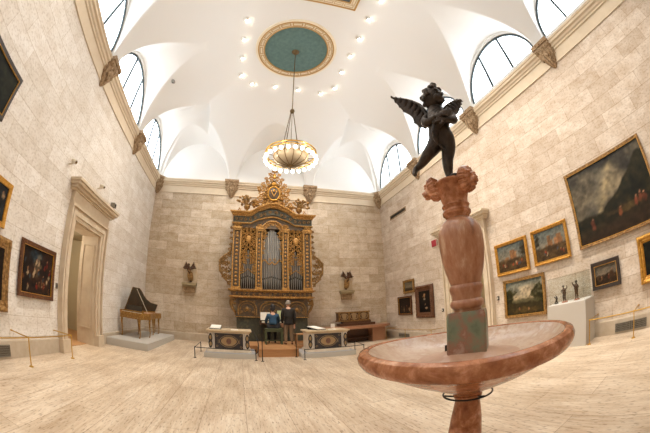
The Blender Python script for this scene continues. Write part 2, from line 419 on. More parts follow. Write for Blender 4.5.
I = np.arange(nx*ny).reshape(nx, ny)
Fq = np.stack([I[:-1, :-1], I[:-1, 1:], I[1:, 1:], I[1:, :-1]], -1).reshape(-1, 4)
me = bpy.data.meshes.new('ceiling'); me.from_pydata(V.tolist(), [], Fq.tolist()); me.materials.append(M['plaster'])
me.polygons.foreach_set('use_smooth', [True]*len(me.polygons)); me.set_sharp_from_angle(angle=math.radians(40))
ceil = bpy.data.objects.new('ceiling', me); COL.objects.link(ceil); ceil['kind'] = 'structure'

# ------------------------------------------------------------------ floor, walls
struct('floor', MB().box(XL-4, YF-.3, -.2, XR+4, YB+.3, 0), 'floor', smooth=False)
WT = .3; ZT = 7.5
def side_wall(side):
    X = XL if side == 'left' else XR; sg = -1 if side == 'left' else 1
    mb = MB(); d0, d1, dz = 6.5, 8.2, 3.32
    if side == 'right': d0, d1 = 6.5, 8.2
    for (ya, yb, za, zb) in ((YF, d0, 0, ZT), (d1, YB, 0, ZT), (d0, d1, dz, ZT)): mb.box(X, ya, za, X+sg*WT, yb, zb)
    mb.cur = 1
    ZTOP = 10.4; rw = 1.70; zc = 7.95
    for c in side_c:
        ya, yb = c-BAY/2, c+BAY/2
        mb.box(X, ya, ZT, X+sg*WT, c-rw, zc); mb.box(X, c+rw, ZT, X+sg*WT, yb, zc); mb.box(X, c-rw, ZT, X+sg*WT, c+rw, zc)
        n = 28; inn = []; out = []
        for i in range(n+1):
            a = PI*i/n; dy, dz_ = math.cos(a), math.sin(a)
            inn.append((c+rw*dy, zc+rw*dz_))
            t = min((BAY/2)/abs(dy) if abs(dy) > 1e-6 else 1e9, (ZTOP-zc)/dz_ if dz_ > 1e-6 else 1e9); out.append((c+t*dy, zc+t*dz_))
        vs = [(X, a, b_) for a, b_ in inn]+[(X, a, b_) for a, b_ in out]+[(X+sg*WT, a, b_) for a, b_ in inn]; N = n+1
        fs = []
        for i in range(n): fs.append((i, i+1, N+i+1, N+i)); fs.append((i, i+1, 2*N+i+1, 2*N+i))
        mb.add(vs, fs)
    return struct('wall_'+side, mb, ['wallL' if side == 'left' else 'wallR', 'plaster'], smooth=False)
side_wall('left'); side_wall('right')
for nm, y0, y1 in (('wall_back', YB, YB+WT), ('wall_front', YF-WT, YF)):
    mb = MB().box(XL-WT, y0, 0, XR+WT, y1, ZT); mb.cur = 1; mb.box(XL-WT, y0, ZT, XR+WT, y1, 11.3)
    struct(nm, mb, ['wallB', 'plaster'], smooth=False)
# windows
wn = 0
for side in ('left', 'right'):
    X = XL if side == 'left' else XR; sg = -1 if side == 'left' else 1
    for c in side_c:
        wn += 1
        root = bpy.data.objects.new('window_%d' % wn, None); COL.objects.link(root); root.location = (X+sg*.15, c, 7.85); root['kind'] = 'structure'
        ORG[root.name] = (Vector(root.location), 0)
        arc = [(X+sg*.05, c+1.66*math.cos(PI*i/40), 7.95+1.66*math.sin(PI*i/40)) for i in range(41)]
        MB().tube(arc, .045, 6).tube([(X+sg*.05, c-1.65, 7.92), (X+sg*.05, c+1.65, 7.92)], .035, 6).build('window_frame', 'win_frame', root)
        mm = MB()
        for dy in (-1.12, -.56, 0.0, .56, 1.12):
            if abs(dy) in (1.12, 0.0): continue
            h = math.sqrt(1.66**2-dy*dy); mm.box(X+sg*.02, c+dy-.045, 7.82, X+sg*.07, c+dy+.045, 7.95+h)
        mm.build('mullion', 'win_frame', root, smooth=False)
        poly = [(1.695*math.cos(PI*i/32), 1.695*math.sin(PI*i/32)) for i in range(33)]
        MB().prism(poly, (X+sg*.09, c, 7.95), (0, 1, 0), (0, 0, 1), (sg, 0, 0), .02).build('window_pane', 'pane', root, smooth=False)

# cornice, profile: (out from wall, z)
prof = [(0, 6.98), (.035, 6.98), (.035, 7.02), (.02, 7.03), (.02, 7.34), (.06, 7.36), (.06, 7.41), (.10, 7.44), (.115, 7.50), (.17, 7.53), (.17, 7.60), (.195, 7.62), (.195, 7.68), (0, 7.70)]
def trim(name, p0, p1, nrm, pf, material, ext=0):
    p0, p1, nrm = Vector(p0), Vector(p1), Vector(nrm)
    rings = [[p+o_*nrm+Vector((0, 0, z)) for o_, z in pf] for p in (p0, p1)]
    return MB().loft(rings)
k = 1
for a, b_, nn in (((XL, YF, 0), (XL, YB, 0), (1, 0, 0)), ((XR, YF, 0), (XR, YB, 0), (-1, 0, 0)), ((XL, YB, 0), (XR, YB, 0), (0, -1, 0)), ((XL, YF, 0), (XR, YF, 0), (0, 1, 0))):
    struct('trim_%d' % k, trim('', a, b_, nn, prof, 'cornice'), 'cornice', smooth=False); k += 1
bprof = [(0, 0), (.05, 0), (.05, .33), (.035, .36), (0, .36)]
def bb(name, segs, nn):
    mb = MB()
    for a, b_ in segs:
        rings = [[Vector(p)+o_*Vector(nn)+Vector((0, 0, z)) for o_, z in bprof] for p in (a, b_)]; mb.loft(rings)
    struct(name, mb, 'baseboard', smooth=False)
bb('baseboard_left', [((XL, YF, 0), (XL, 6.12, 0)), ((XL, 8.58, 0), (XL, YB, 0))], (1, 0, 0))
bb('baseboard_right', [((XR, YF, 0), (XR, 6.12, 0)), ((XR, 8.58, 0), (XR, YB, 0))], (-1, 0, 0))
bb('baseboard_back', [((XL, YB, 0), (XR, YB, 0))], (0, -1, 0))

# doorways: opening lined in stone, surround and entablature, hall behind
def doorway(side, num):
    X = XL if side == 'left' else XR; sg = -1 if side == 'left' else 1; I_ = -sg
    y0, y1, zt = 6.5, 8.2, 3.32
    root = bpy.data.objects.new('door_%d' % num, None); COL.objects.link(root); root.location = (X, (y0+y1)/2, 0); root['kind'] = 'structure'
    ORG[root.name] = (Vector(root.location), 0)
    fr_ = MB(); t = .36
    steps = [(0, .10), (.10, .14), (.22, .10), (.30, .17)]
    for i, (off, d) in enumerate(steps):
        o2 = steps[i+1][0] if i < len(steps)-1 else t
        fr_.box(X, y0-o2, 0, X+I_*d, y0-off, zt+off); fr_.box(X, y1+off, 0, X+I_*d, y1+o2, zt+off)
        fr_.box(X, y0-o2, zt+off, X+I_*d, y1+o2, zt+o2)
    fr_.box(X, y0-t-.03, 0, X+I_*.2, y0+.012, .34); fr_.box(X, y1-.012, 0, X+I_*.2, y1+t+.03, .34)
    fr_.build('door_surround', 'door_stone', root, smooth=False)
    en = MB(); en.box(X, y0-t, zt+t, X+I_*.12, y1+t, zt+t+.30)
    for (d, za, zb) in ((.17, 3.98, 4.03), (.24, 4.03, 4.10), (.33, 4.10, 4.18), (.38, 4.18, 4.25)):
        en.box(X, y0-t-d*.62, za, X+I_*d, y1+t+d*.62, zb)
    en.build('entablature', 'door_stone', root, smooth=False)
    ln = MB(); D = .66
    ln.box(X, y1-.03, 0, X+sg*D, y1+.06, zt); ln.box(X, y0-.06, 0, X+sg*D, y0+.03, zt); ln.box(X, y0+.03, zt-.03, X+sg*D, y1-.03, zt+.06)
    # panel moulding on the reveal
    for (a0, a1, z0, z1) in ((.1, .56, .5, 3.05),):
        for q in ((a0+.04, a1-.04, z0, z0+.04), (a0+.04, a1-.04, z1-.04, z1), (a0, a0+.04, z0, z1), (a1-.04, a1, z0, z1)):
            ln.box(X+sg*q[0], y1-.05, q[2], X+sg*q[1], y1-.03, q[3])
    ln.build('door_jamb', 'door_stone', root, smooth=False)
    hl = MB(); h0 = D
    hl.box(X+sg*(h0+2.2), y0-2.2, 0, X+sg*(h0+2.3), y1+2.2, 3.6)
    hl.box(X+sg*h0, y0-2.2, 0, X+sg*(h0+2.3), y0-2.1, 3.6); hl.box(X+sg*h0, y1+2.1, 0, X+sg*(h0+2.3), y1+2.2, 3.6)
    hl.box(X+sg*h0, y0-2.2, 3.5, X+sg*(h0+2.3), y1+2.2, 3.6)
    hl.box(X+sg*(h0-.05), y0-2.2, 0, X+sg*h0, y0-.06, 3.6); hl.box(X+sg*(h0-.05), y1+.06, 0, X+sg*h0, y1+2.2, 3.6); hl.box(X+sg*(h0-.05), y0-.06, zt+.06, X+sg*h0, y1+.06, 3.6)
    hl.build('hall_shell', 'hall', root, smooth=False)
    MB().box(X+sg*.3, y0-2.2, .0, X+sg*(h0+2.2), y1+2.2, .012).build('hall_floor', 'hall_floor', root, smooth=False)
    return root
dl = doorway('left', 1); doorway('right', 2)
MB().box(XL-.72, 6.30, 0, XL-.66, 6.42, 3.3).box(XL-.70, 6.42, 0, XL-.66, 6.62, 2.4).build('inner_door_edge', 'hall', dl, smooth=False)
MB().box(XL-.66, 6.55, 1.0, XL-.63, 6.60, 1.25).build('door_handle', 'black_metal', dl, smooth=False)
for sgx, X in ((-1, XL), (1, XR)):
    ld = bpy.data.lights.new('hall_lamp', 'POINT'); ld.energy = 60; ld.color = (1, .9, .75); ld.shadow_soft_size = .2
    lo = bpy.data.objects.new('hall_lamp', ld); COL.objects.link(lo); lo.location = (X+sgx*1.8, 7.6, 3.1)

# ------------------------------------------------------------------ ceiling ornaments
def round_medallion(cy, label):
    t = thing('ceiling_medallion', label, 'medallion', (XM, cy, ZC), 0)
    MB().lathe([(1.24, -.015), (0.0001, -.015), (.0001, .02), (1.24, .02)], (XM, cy, ZC), 64).build('green_panel', 'med_green', t)
    def ring(r0, r1, z0):
        return [(r0, .01), (r0, z0), (r0+.015, z0-.012), (r1-.015, z0-.012), (r1, z0), (r1, .01)]
    a = MB()
    for r0, r1, z0 in ((1.24, 1.29, -.05), (1.47, 1.52, -.05)): a.lathe(ring(r0, r1, z0)+[(r0, .01)], (XM, cy, ZC), 72)
    a.build('gilded_moulding', 'med_gold', t)
    MB().lathe([(1.29, .01), (1.29, -.03), (1.47, -.03), (1.47, .01), (1.29, .01)], (XM, cy, ZC), 72).build('cream_band', 'med_cream', t)
    MB().lathe([(1.52, .01), (1.52, -.04), (1.60, -.03), (1.62, .01), (1.52, .01)], (XM, cy, ZC), 72).build('cream_moulding', 'med_cream', t)
    bl = MB()
    for i in range(20):
        a0 = 2*PI*i/20
        for (ra, rb, da, db) in ((1.315, 1.34, .03, .28), (1.42, 1.445, .03, .28), (1.315, 1.445, .02, .045), (1.315, 1.445, .265, .29)):
            vs = []
            for zz in (-.036, -.028):
                for rr, aa in ((ra, a0+da), (rb, a0+da), (rb, a0+(da+db)/2), (rb, a0+db), (ra, a0+db), (ra, a0+(da+db)/2)): vs.append((XM+rr*math.cos(aa), cy+rr*math.sin(aa), ZC+zz))
            bl.add(vs, [(0, 1, 2, 5), (5, 2, 3, 4)])
    bl.build('fret_ornament', 'med_gold', t)
    return t
round_medallion(side_c[1], 'round green ceiling medallion with cream and gold ring above the chandelier')
t = thing('ceiling_medallion', 'rectangular gold and cream ceiling frame with dark centre at top of view', 'medallion', (XM, 3.62, ZC), 0)
def rect_ring(mb, cx, cy, hx, hy, wd, z0, z1):
    mb.box(cx-hx, cy-hy, z0, cx+hx, cy-hy+wd, z1); mb.box(cx-hx, cy+hy-wd, z0, cx+hx, cy+hy, z1)
    mb.box(cx-hx, cy-hy+wd, z0, cx-hx+wd, cy+hy-wd, z1); mb.box(cx+hx-wd, cy-hy+wd, z0, cx+hx, cy+hy-wd, z1)
a = MB(); rect_ring(a, XM, 3.62, 1.57, 1.4, .06, ZC-.05, ZC+.01); rect_ring(a, XM, 3.62, 1.31, 1.14, .05, ZC-.05, ZC+.01); a.build('gilded_moulding', 'med_gold', t, smooth=False)
a = MB(); rect_ring(a, XM, 3.62, 1.51, 1.34, .2, ZC-.03, ZC+.01); a.build('cream_band', 'med_cream', t, smooth=False)
a = MB()
for i in range(8):
    for sy_ in (-1, 1): rect_ring(a, XM-1.28+.366*i, 3.62+sy_*1.24, .16, .055, .015, ZC-.038, ZC-.028)
for i in range(6):
    for sx_ in (-1, 1): rect_ring(a, XM+sx_*1.41, 3.62-1.0+.4*i, .055, .16, .015, ZC-.038, ZC-.028)
a.build('fret_ornament', 'med_gold', t, smooth=False)
MB().box(XM-1.26, 3.62-1.09, ZC-.02, XM+1.26, 3.62+1.09, ZC+.01).build('dark_panel', mat('medallion_slate', '5A6468', .8), t, smooth=False)
# downlights
def spot(loc, target, W_, size=1.1, color=(1, .91, .80)):
    ld = bpy.data.lights.new('downlight_lamp', 'SPOT'); ld.energy = W_; ld.color = color; ld.spot_size = size; ld.spot_blend = .9; ld.shadow_soft_size = .12
    lo = bpy.data.objects.new('downlight_lamp', ld); COL.objects.link(lo); lo.location = loc
    lo.rotation_euler = (Vector(target)-Vector(loc)).to_track_quat('-Z', 'Y').to_euler()
lights = [(-.86, 6.23, 'left'), (-.86, 7.22, 'left'), (-.85, 8.24, 'left'), (-.82, 9.31, 'left'), (-.3, 9.81, 'end'), (.76, 9.82, 'end'), (1.83, 9.83, 'end'), (2.91, 9.87, 'end'),
          (3.42, 9.34, 'right'), (3.39, 8.25, 'right'), (3.42, 7.24, 'right'), (3.43, 6.23, 'right'), (3.41, 5.19, 'right'), (3.48, 4.22, 'right')]
ordn = ['first', 'second', 'third', 'fourth', 'fifth', 'sixth']
proto = None; cnt = {}
def make_downlight():
    t = thing('downlight', 'x', 'downlight', (0, 0, 0), 0, 'ceiling downlights around the medallion')
    MB().lathe([(.13, .01), (.14, -.012), (.10, -.018), (.085, .0)], n=24).build('trim_ring', 'white_metal', t, local=True)
    MB().ball((0, 0, -.02), (.085, .085, .075), 16, m=8).build('eyeball', 'white_metal', t, local=True)
    MB().lathe([(.048, 0), (.05, -.03), (.0001, -.03)], (.03, .02, -.075), n=16).build('lamp_lens', 'spot_bulb', t, local=True)
    return t
for x, y, side in lights:
    if proto is None: d = proto = make_downlight()
    else: d = ctrans(proto)
    cnt[side] = cnt.get(side, -1)+1; n = cnt[side]
    d.location = (x, y, ZC)
    if side == 'end': d['label'] = 'round white lit downlight, %s from the left in the row between medallion and organ' % ordn[n]
    else:
        tot = 4 if side == 'left' else 6
        d['label'] = 'round white lit downlight in the line %s of the medallion, %s from the organ end' % (side, ordn[tot-1-n] if side == 'left' else ordn[n])
# light thrown by the fixtures (the same rows repeat behind the camera)
for x, y, side in lights:
    if side == 'left': spot((x, y, ZC-.2), (XL, y-.3, 2.6), SPOT_W*.8)
    elif side == 'right': spot((x, y, ZC-.2), (XR, y-.5, 2.6), SPOT_W*1.25)
    else: spot((x, y, ZC-.2), (XM+(x-XM)*1.7, 13.0, 3.6), SPOT_W*1.5)
for y in (3.4, 2.2, 1.0, -.4, -2):
    spot((-.86, y, ZC-.2), (XL, y+.2, 2.4), SPOT_W*.8); spot((3.42, y, ZC-.2), (XR, y, 2.4), SPOT_W*1.25)
for y in (1.0, 3.4, 6.23, 8.24):
    for x in (-.86, 3.42): spot((x, y, ZC-.2), (XM+(x-XM)*.3, y, 0), SPOT_W*.55, 1.5)
t = thing('smoke_detector', 'small grey round detector on the left ceiling cove', 'detector', (-3.60, 8.76, 9.96))
MB().ball((-3.60, 8.76, 9.96), (.13, .13, .07), 16, rot=Matrix.Rotation(.5, 3, 'Y')).build('housing', mat('detector_grey', '8E8A84', .6), t)
MB().ball((-3.57, 8.76, 9.90), (.05, .05, .03), 10).build('sensor_dome', 'black_metal', t)

# ------------------------------------------------------------------ corbels
def corbel_mesh():
    """against the plane y=0, projecting to -y, top at z=0.9, tip at z=0"""
    body = MB(); rings = []
    for z, hw, d in ((0, .03, .04), (.05, .08, .08), (.16, .15, .13), (.32, .21, .17), (.48, .26, .20), (.60, .29, .22), (.62, .34, .27), (.66, .35, .29)):
        ring = [(-hw, 0, z)]
        for i in range(9):
            a = PI*i/8; c_, s_ = math.cos(a), math.sin(a)
            ring.append((-hw*math.copysign(abs(c_)**.5, c_), -d*(max(s_, 0)**.5 if 0 < i < 8 else .15), z))
        ring.append((hw, 0, z)); rings.append(ring)
    body.box(-.32, -.28, .66, .32, 0, .74).box(-.35, -.32, .74, .35, 0, .88)
    body.loft(rings)
    cr = MB(); rnd = random.Random(3)
    for k in range(7):   # leaf crockets under the abacus and on the shield
        a = PI*(k+.5)/7; x = -.30*math.cos(a); y = -.27*math.sin(a)
        cr.tube([(x*.8, y*.75, .38), (x*.95, y*.95, .55), (x*1.12, y*1.15, .66), (x*1.2, y*1.22, .62)], [.05, .06, .05, .02], 6, .5)
        cr.ball((x*1.12, y*1.2, .80), (.055, .045, .05), 8, m=5)
    cr.tube([(0, -.10, .06), (0, -.19, .22), (0, -.22, .34)], [.03, .06, .05], 6); cr.ball((0, -.22, .40), (.09, .07, .11), 10)
    for sg in (-1, 1):
        cr.tube([(sg*.07, -.2, .2), (sg*.14, -.22, .36), (sg*.08, -.26, .48)], [.02, .04, .03], 6)
    return body, cr
cb, cc = corbel_mesh()
def corbel(x, y, rz, label, first=[]):
    if not first:
        t = thing('corbel', label, 'corbel', (0, 0, 0), 0, 'carved stone corbels under the vault')
        cb.build('corbel_block', 'corbel', t, local=True, ang=50); cc.build('carved_foliage', 'corbel', t, local=True)
        first.append(t)
    else:
        t = ctrans(first[0]); t['label'] = label
    t.location = (x, y, 6.86); t.rotation_euler = (0, 0, rz)
    return t
for i, y in enumerate([YB-BAY*k for k in (1, 2, 3)]):
    corbel(XL, y, PI/2, ['carved tan stone corbel on left wall, between the two farthest arched windows', 'carved tan stone corbel on left wall, second from far corner, between arched windows', 'carved tan stone corbel at upper left edge, third from the far corner on left wall'][i])
for i, y in enumerate([YB-BAY*k for k in (1, 2, 3, 4)]):
    corbel(XR, y, -PI/2, ['carved tan stone corbel on right wall behind the bronze figure\'s raised foot', 'carved tan stone corbel on right wall just right of the bronze figure\'s wing', 'large carved tan stone corbel on right wall between two big arched windows', 'carved stone corbel cut off by the top right edge of the view'][i])
corbel(XL+BAY, YB, 0, 'carved stone corbel on back wall above left side of the organ')
corbel(XL+2*BAY, YB, 0, 'carved stone corbel on back wall above right side of the organ')
corbel(XL+.06, YB-.06, PI/4, 'carved stone corbel in the far left corner of the room')
corbel(XR-.06, YB-.06, -PI/4, 'carved stone corbel in the far right corner of the room')

# ------------------------------------------------------------------ paintings
rng = np.random.RandomState(5)
def vnoise(u, v, f, seed):
    r = np.random.RandomState(seed); G = r.rand(int(f)+3, int(f)+3)
    x = u*f; y = v*f; i = np.floor(x).astype(int); j = np.floor(y).astype(int); fx = x-i; fy = y-j
    fx = fx*fx*(3-2*fx); fy = fy*fy*(3-2*fy)
    n = G.shape[0]; a, b_, c, d = i % n, (i+1) % n, j % n, (j+1) % n
    return (G[a, c]*(1-fx)+G[b_, c]*fx)*(1-fy)+(G[a, d]*(1-fx)+G[b_, d]*fx)*fy
def fbm(u, v, f, seed, o=4):
    t = 0; a = .5
    for k in range(o): t = t+a*vnoise(u, v, f*2**k, seed+k*17); a *= .5
    return t/.94
def mixc(A, B, k):
    k = np.clip(k, 0, 1)[..., None]; return A*(1-k)+B*k
def col(h): return np.array([int(h[i:i+2], 16)/255 for i in (0, 2, 4)])
def full(u, h): return np.ones(u.shape+(3,))*col(h)
def blob(u, v, cx, cy, rx, ry):
    k = min(rx, ry)*1.1; uu = u+k*(fbm(u, v, 14, 91)-.5)*1.6; vv = v+k*(fbm(u, v, 14, 95)-.5)*1.6
    return np.clip(1.5-1.5*(((uu-cx)/rx)**2+((vv-cy)/ry)**2), 0, 1)
def figures(C, u, v, spots, asp=1.3):
    for (x, y, h, dress) in spots:
        C = mixc(C, full(u, dress), blob(u, v, x, y, h*.28/asp, h*.5)); C = mixc(C, full(u, 'B88C70'), blob(u, v, x, y+h*.5, h*.11/asp, h*.13))
    return C
def p_storm(u, v):
    C = mixc(full(u, '2A2C2E'), full(u, 'A09C8C'), fbm(u+v*.7, v-u*.3+.5, 3, 1)*1.7-.25)
    q = u-.38-.42*(v-.62)
    C = mixc(C, full(u, 'D8D0AC'), np.exp(-((q-.05)/.05)**2)*(v > .3)*np.clip(fbm(u, v, 9, 4)*1.8-.4, 0, 1)*.9)
    C = mixc(C, full(u, '6E7478'), np.exp(-((q+.08)/.08)**2)*fbm(u, v, 6, 14)*.8)
    C = mixc(C, full(u, '20242A'), (v-.85)*4)
    ridge = .28+.55*np.clip((u-.35)*1.7, 0, 1)+.12*fbm(u, v*.3, 7, 9)
    land = mixc(full(u, '1C1E16'), full(u, '4A4628'), fbm(u, v, 9, 12)*1.4-.4)
    C = mixc(C, land, (ridge-v)*30)
    C = mixc(C, full(u, '3A2E20'), (.22-v+.1*u)*6)
    C = mixc(C, full(u, '665534'), blob(u, v, .62, .27, .3, .05)*.7)
    return figures(C, u, v, [(.19, .22, .13, '6E4030'), (.56, .24, .11, '8A5438'), (.76, .28, .13, '96523A'), (.82, .31, .15, '7E4A34'), (.87, .29, .14, '6A3E2C')])
def p_ruins(seed):
    def f(u, v):
        C = mixc(full(u, 'A8A294'), full(u, '6A7C88'), v*1.2-.2+.5*(fbm(u, v, 4, seed)-.5))
        r = np.random.RandomState(seed)
        for k in range(7):
            x = r.uniform(.15, .9); w_ = r.uniform(.04, .09); h = r.uniform(.45, .78)
            C = mixc(C, full(u, ['A2754E', 'B0805A', '8A6848'][k % 3]), np.where((abs(u-x) < w_) & (v < h+.03*vnoise(u, v, 20, seed)), .8, 0))
        C = mixc(C, mixc(full(u, '3E3222'), full(u, '7A6442'), fbm(u, v, 9, seed+3)*1.6-.4), (.42+.1*fbm(u, v, 6, seed+5)-v)*12)
        C = mixc(C, full(u, '2E2A1C'), blob(u, v, .93 if seed % 2 else .07, .7, .14, .28)*fbm(u, v, 12, seed+1)*1.5)
        return figures(C, u, v, [(r.uniform(.1, .9), r.uniform(.15, .3), .12, ['C0583A', 'D8CCB0', '4A5A78', '8A3A28'][k % 4]) for k in range(9)])
    return f
def p_landscape(u, v):
    C = mixc(full(u, 'C8BFA8'), full(u, '5A7484'), v*1.3-.5+.6*(fbm(u, v, 4, 2)-.5))
    C = mixc(C, full(u, 'E2DCCB'), np.clip(fbm(u, v, 4.5, 21)*3-1.35, 0, 1)*np.exp(-((u-.5)/.28)**2-((v-.7)/.22)**2))
    C = mixc(C, full(u, '76745A'), (.45+.1*fbm(u, v, 4, 8)-v)*14)
    C = mixc(C, full(u, '3E3A22'), (.35+.06*fbm(u, v, 8, 3)-v)*14)
    C = mixc(C, full(u, '7A6236'), blob(u, v, .5, .12, .5, .1)*.5)
    for x, y, a, b_ in ((.14, .62, .17, .2), (.85, .6, .2, .26), (.95, .4, .12, .2), (.08, .45, .1, .2)):
        C = mixc(C, mixc(full(u, '20240F'), full(u, '4C4A24'), fbm(u, v, 16, 6)*1.3-.3), blob(u, v, x, y, a, b_)*(fbm(u, v, 10, 30)*2.2))
    return figures(C, u, v, [(.35, .15, .1, 'B8784A'), (.6, .14, .1, 'C89868')])
def p_dusk(u, v):
    C = mixc(full(u, 'A89C8A'), full(u, '5C5E60'), v*1.2-.2+.8*(fbm(u, v, 4, 31)-.5))
    C = mixc(C, mixc(full(u, '2C231A'), full(u, '6A5034'), fbm(u, v, 9, 33)*1.5-.4), (.42+.25*fbm(u, v, 5, 35)-v)*10)
    return figures(C, u, v, [(.3, .3, .18, '8A6240'), (.62, .33, .22, '7A3A28'), (.78, .5, .35, '4C3828')])
def p_crowd(u, v):
    C = mixc(full(u, '1E1A1C'), full(u, '5A3A2A'), fbm(u, v, 6, 41)*1.6-.5)
    C = mixc(C, full(u, '2C4258'), blob(u, v, .45, .82, .25, .15)*.9)
    C = mixc(C, full(u, '8A8070'), blob(u, v, .5, .62, .12, .3)*.6)
    r = np.random.RandomState(4)
    return figures(C, u, v, [(r.uniform(.06, .94), r.uniform(.08, .72), .15, ['C8B8A0', '8A2E24', 'D0C0A8', '6A4A34', '3A4A5A'][k % 5]) for k in range(26)])
def p_portrait(u, v):
    C = full(u, '16110F'); C = mixc(C, full(u, '2E221A'), blob(u, v, .5, .7, .5, .4)*.5)
    C = mixc(C, full(u, '0C0A0A'), blob(u, v, .5, .25, .45, .5)); C = mixc(C, full(u, 'C8A080'), blob(u, v, .5, .74, .11, .11))
    C = mixc(C, full(u, 'D8D0C4'), blob(u, v, .5, .61, .1, .04)); C = mixc(C, full(u, 'BCA08A'), blob(u, v, .66, .2, .12, .07)); return mixc(C, full(u, 'A88C78'), blob(u, v, .55, .36, .07, .06))
def p_sea(u, v):
    C = mixc(full(u, '9A9484'), full(u, '6E6C62'), v+.3*(fbm(u, v, 4, 51)-.5)); return mixc(C, full(u, '3C3224'), (.3+.15*fbm(u, v, 8, 52)-v)*10)
def p_darkgroup(u, v):
    C = full(u, '231812'); return figures(C, u, v, [(.2, .3, .35, '3A2A20'), (.42, .25, .3, 'A89078'), (.65, .3, .35, '4A2E22'), (.85, .25, .3, 'B09880')])
def p_blue(u, v):
    C = mixc(full(u, '1C2028'), full(u, '3A4450'), fbm(u, v, 5, 61)*1.5-.4); return figures(C, u, v, [(.75, .4, .3, 'C0B8A8'), (.5, .3, .3, '7A5A40'), (.9, .7, .2, 'A89078')])
def p_green(u, v): return mixc(full(u, '10100C'), full(u, '38442C'), fbm(u, v, 6, 71)*1.4-.4)

def painting(label, side, y0, y1, z0, z1, fw, fm, fn, depth=.07, prof='flat', lip='gold_bright', name='framed_painting'):
    X = XL if side == 'left' else XR; I_ = 1 if side == 'left' else -1
    t = thing(name, label, 'painting', (X, (y0+y1)/2, z0))
    x0 = X+I_*.03
    if prof == 'flat': pf = [(0, 0), (0, .7), (.12, .95), (.3, .9), (.7, .75), (.86, .8), (.93, .6), (1, .5), (1, 0)]
    else: pf = [(0, 0), (0, .5), (.12, .85), (.28, 1.0), (.42, .85), (.55, .6), (.72, .65), (.84, .45), (.92, .55), (1, .35), (1, 0)]
    rings = []
    for a, d in pf:
        o_ = a*fw; rings.append([(x0+I_*d*depth, y0+o_, z0+o_), (x0+I_*d*depth, y1-o_, z0+o_), (x0+I_*d*depth, y1-o_, z1-o_), (x0+I_*d*depth, y0+o_, z1-o_)])
    fr0 = MB().loft(rings, caps=False)
    if prof == 'flat': fr_ = fr0.build('frame', fm, t, ang=30)
    else:
        m_ = fr0; n1 = max(4, int((y1-y0)/(fw*1.1))); n2 = max(4, int((z1-z0)/(fw*1.1)))
        for i in range(n1):
            y = y0+(y1-y0)*(i+.5)/n1
            for z in (z0+fw*.3, z1-fw*.3): m_.ball((x0+I_*depth*.9, y, z), (depth*.25, fw*.3, fw*.2), 8, m=5)
        for i in range(n2):
            z = z0+(z1-z0)*(i+.5)/n2
            for y in (y0+fw*.3, y1-fw*.3): m_.ball((x0+I_*depth*.9, y, z), (depth*.25, fw*.2, fw*.3), 8, m=5)
        fr_ = m_.build('frame', fm, t, ang=30)
    if prof == 'flat':
        l = MB(); o_ = fw*.9; q = .012
        for (a, b_, c, d) in ((y0+o_, z0+o_, y1-o_, z0+o_+q), (y0+o_, z1-o_-q, y1-o_, z1-o_), (y0+o_, z0+o_+q, y0+o_+q, z1-o_-q), (y1-o_-q, z0+o_+q, y1-o_, z1-o_-q)):
            l.box(x0, a, b_, x0+I_*depth*.72, c, d)
        l.build('inner_lip', lip, fr_, smooth=False)
    MB().box(X, y0+.05, z0+.05, x0, y1-.05, z1-.05).build('stretcher', 'walnut', t, smooth=False)
    # canvas as a fine grid that carries its paint
    ya, yb, za, zb = y0+fw*.97, y1-fw*.97, z0+fw*.97, z1-fw*.97
    ny_ = max(24, min(110, int((yb-ya)/.028))); nz_ = max(20, min(100, int((zb-za)/.028)))
    U, W_ = np.meshgrid(np.linspace(0, 1, ny_+1), np.linspace(0, 1, nz_+1), indexing='ij')
    xx = x0+I_*depth*.3
    # left to right as the viewer sees it
    ycoord = (ya+(yb-ya)*U) if side == 'left' else (yb-(yb-ya)*U)
    Vv = np.stack([np.full_like(U, xx), ycoord, za+(zb-za)*W_], -1).reshape(-1, 3)
    Ii = np.arange((ny_+1)*(nz_+1)).reshape(ny_+1, nz_+1)
    F_ = np.stack([Ii[:-1, :-1], Ii[1:, :-1], Ii[1:, 1:], Ii[:-1, 1:]], -1).reshape(-1, 4).tolist()
    mb = MB(); mb.add(Vv.tolist(), F_)
    o = mb.build('canvas', 'oil', t)
    Ud = U+.05*(fbm(U, W_, 6, 81)-.5); Wd_ = W_+.05*(fbm(U, W_, 6, 85)-.5)
    Cc = fn(np.clip(Ud, 0, 1), np.clip(Wd_, 0, 1))*(.50+.52*fbm(U, W_, 22, 88, 3))[..., None]*np.array([1.05, .97, .86])
    Cc = np.clip(Cc, 0, 1).reshape(-1, 3)
    Cl = np.where(Cc <= .04045, Cc/12.92, ((Cc+.055)/1.055)**2.4)
    at_ = o.data.color_attributes.new('paint', 'FLOAT_COLOR', 'POINT')
    at_.data.foreach_set('color', np.concatenate([Cl, np.ones((len(Cl), 1))], 1).ravel())
    return t
painting('dark crowded figure painting in brown and gilt frame beside the left doorway', 'left', 4.44, 5.83, 1.22, 2.34, .10, 'brown_frame', p_crowd)
painting('dark painting in wide carved brown frame, cut by left edge, lower of two', 'left', 2.75, 4.12, .87, 2.18, .2, 'gold_dull', p_darkgroup, prof='carved')
painting('dark blue painting in gilt frame cut by left edge at mid height', 'left', 2.4, 3.78, 2.3, 3.1, .10, 'gold_bright', p_blue)
painting('black framed painting high on the left wall at the edge of view', 'left', 1.5, 2.8, 3.83, 4.7, .08, 'black_frame', p_green)
painting('huge dark stormy mountain landscape in thin gilt frame, top right', 'right', .3, 2.88, 2.16, 4.05, .07, 'gold_dull', p_storm)
painting('gilt framed painting of ruins with figures, left of the upper pair', 'right', 4.61, 5.9, 2.06, 3.03, .10, 'gold_bright', p_ruins(3), prof='carved')
painting('gilt framed painting of ruins with figures, right of the upper pair', 'right', 3.18, 4.43, 2.08, 3.05, .10, 'gold_bright', p_ruins(8), prof='carved')
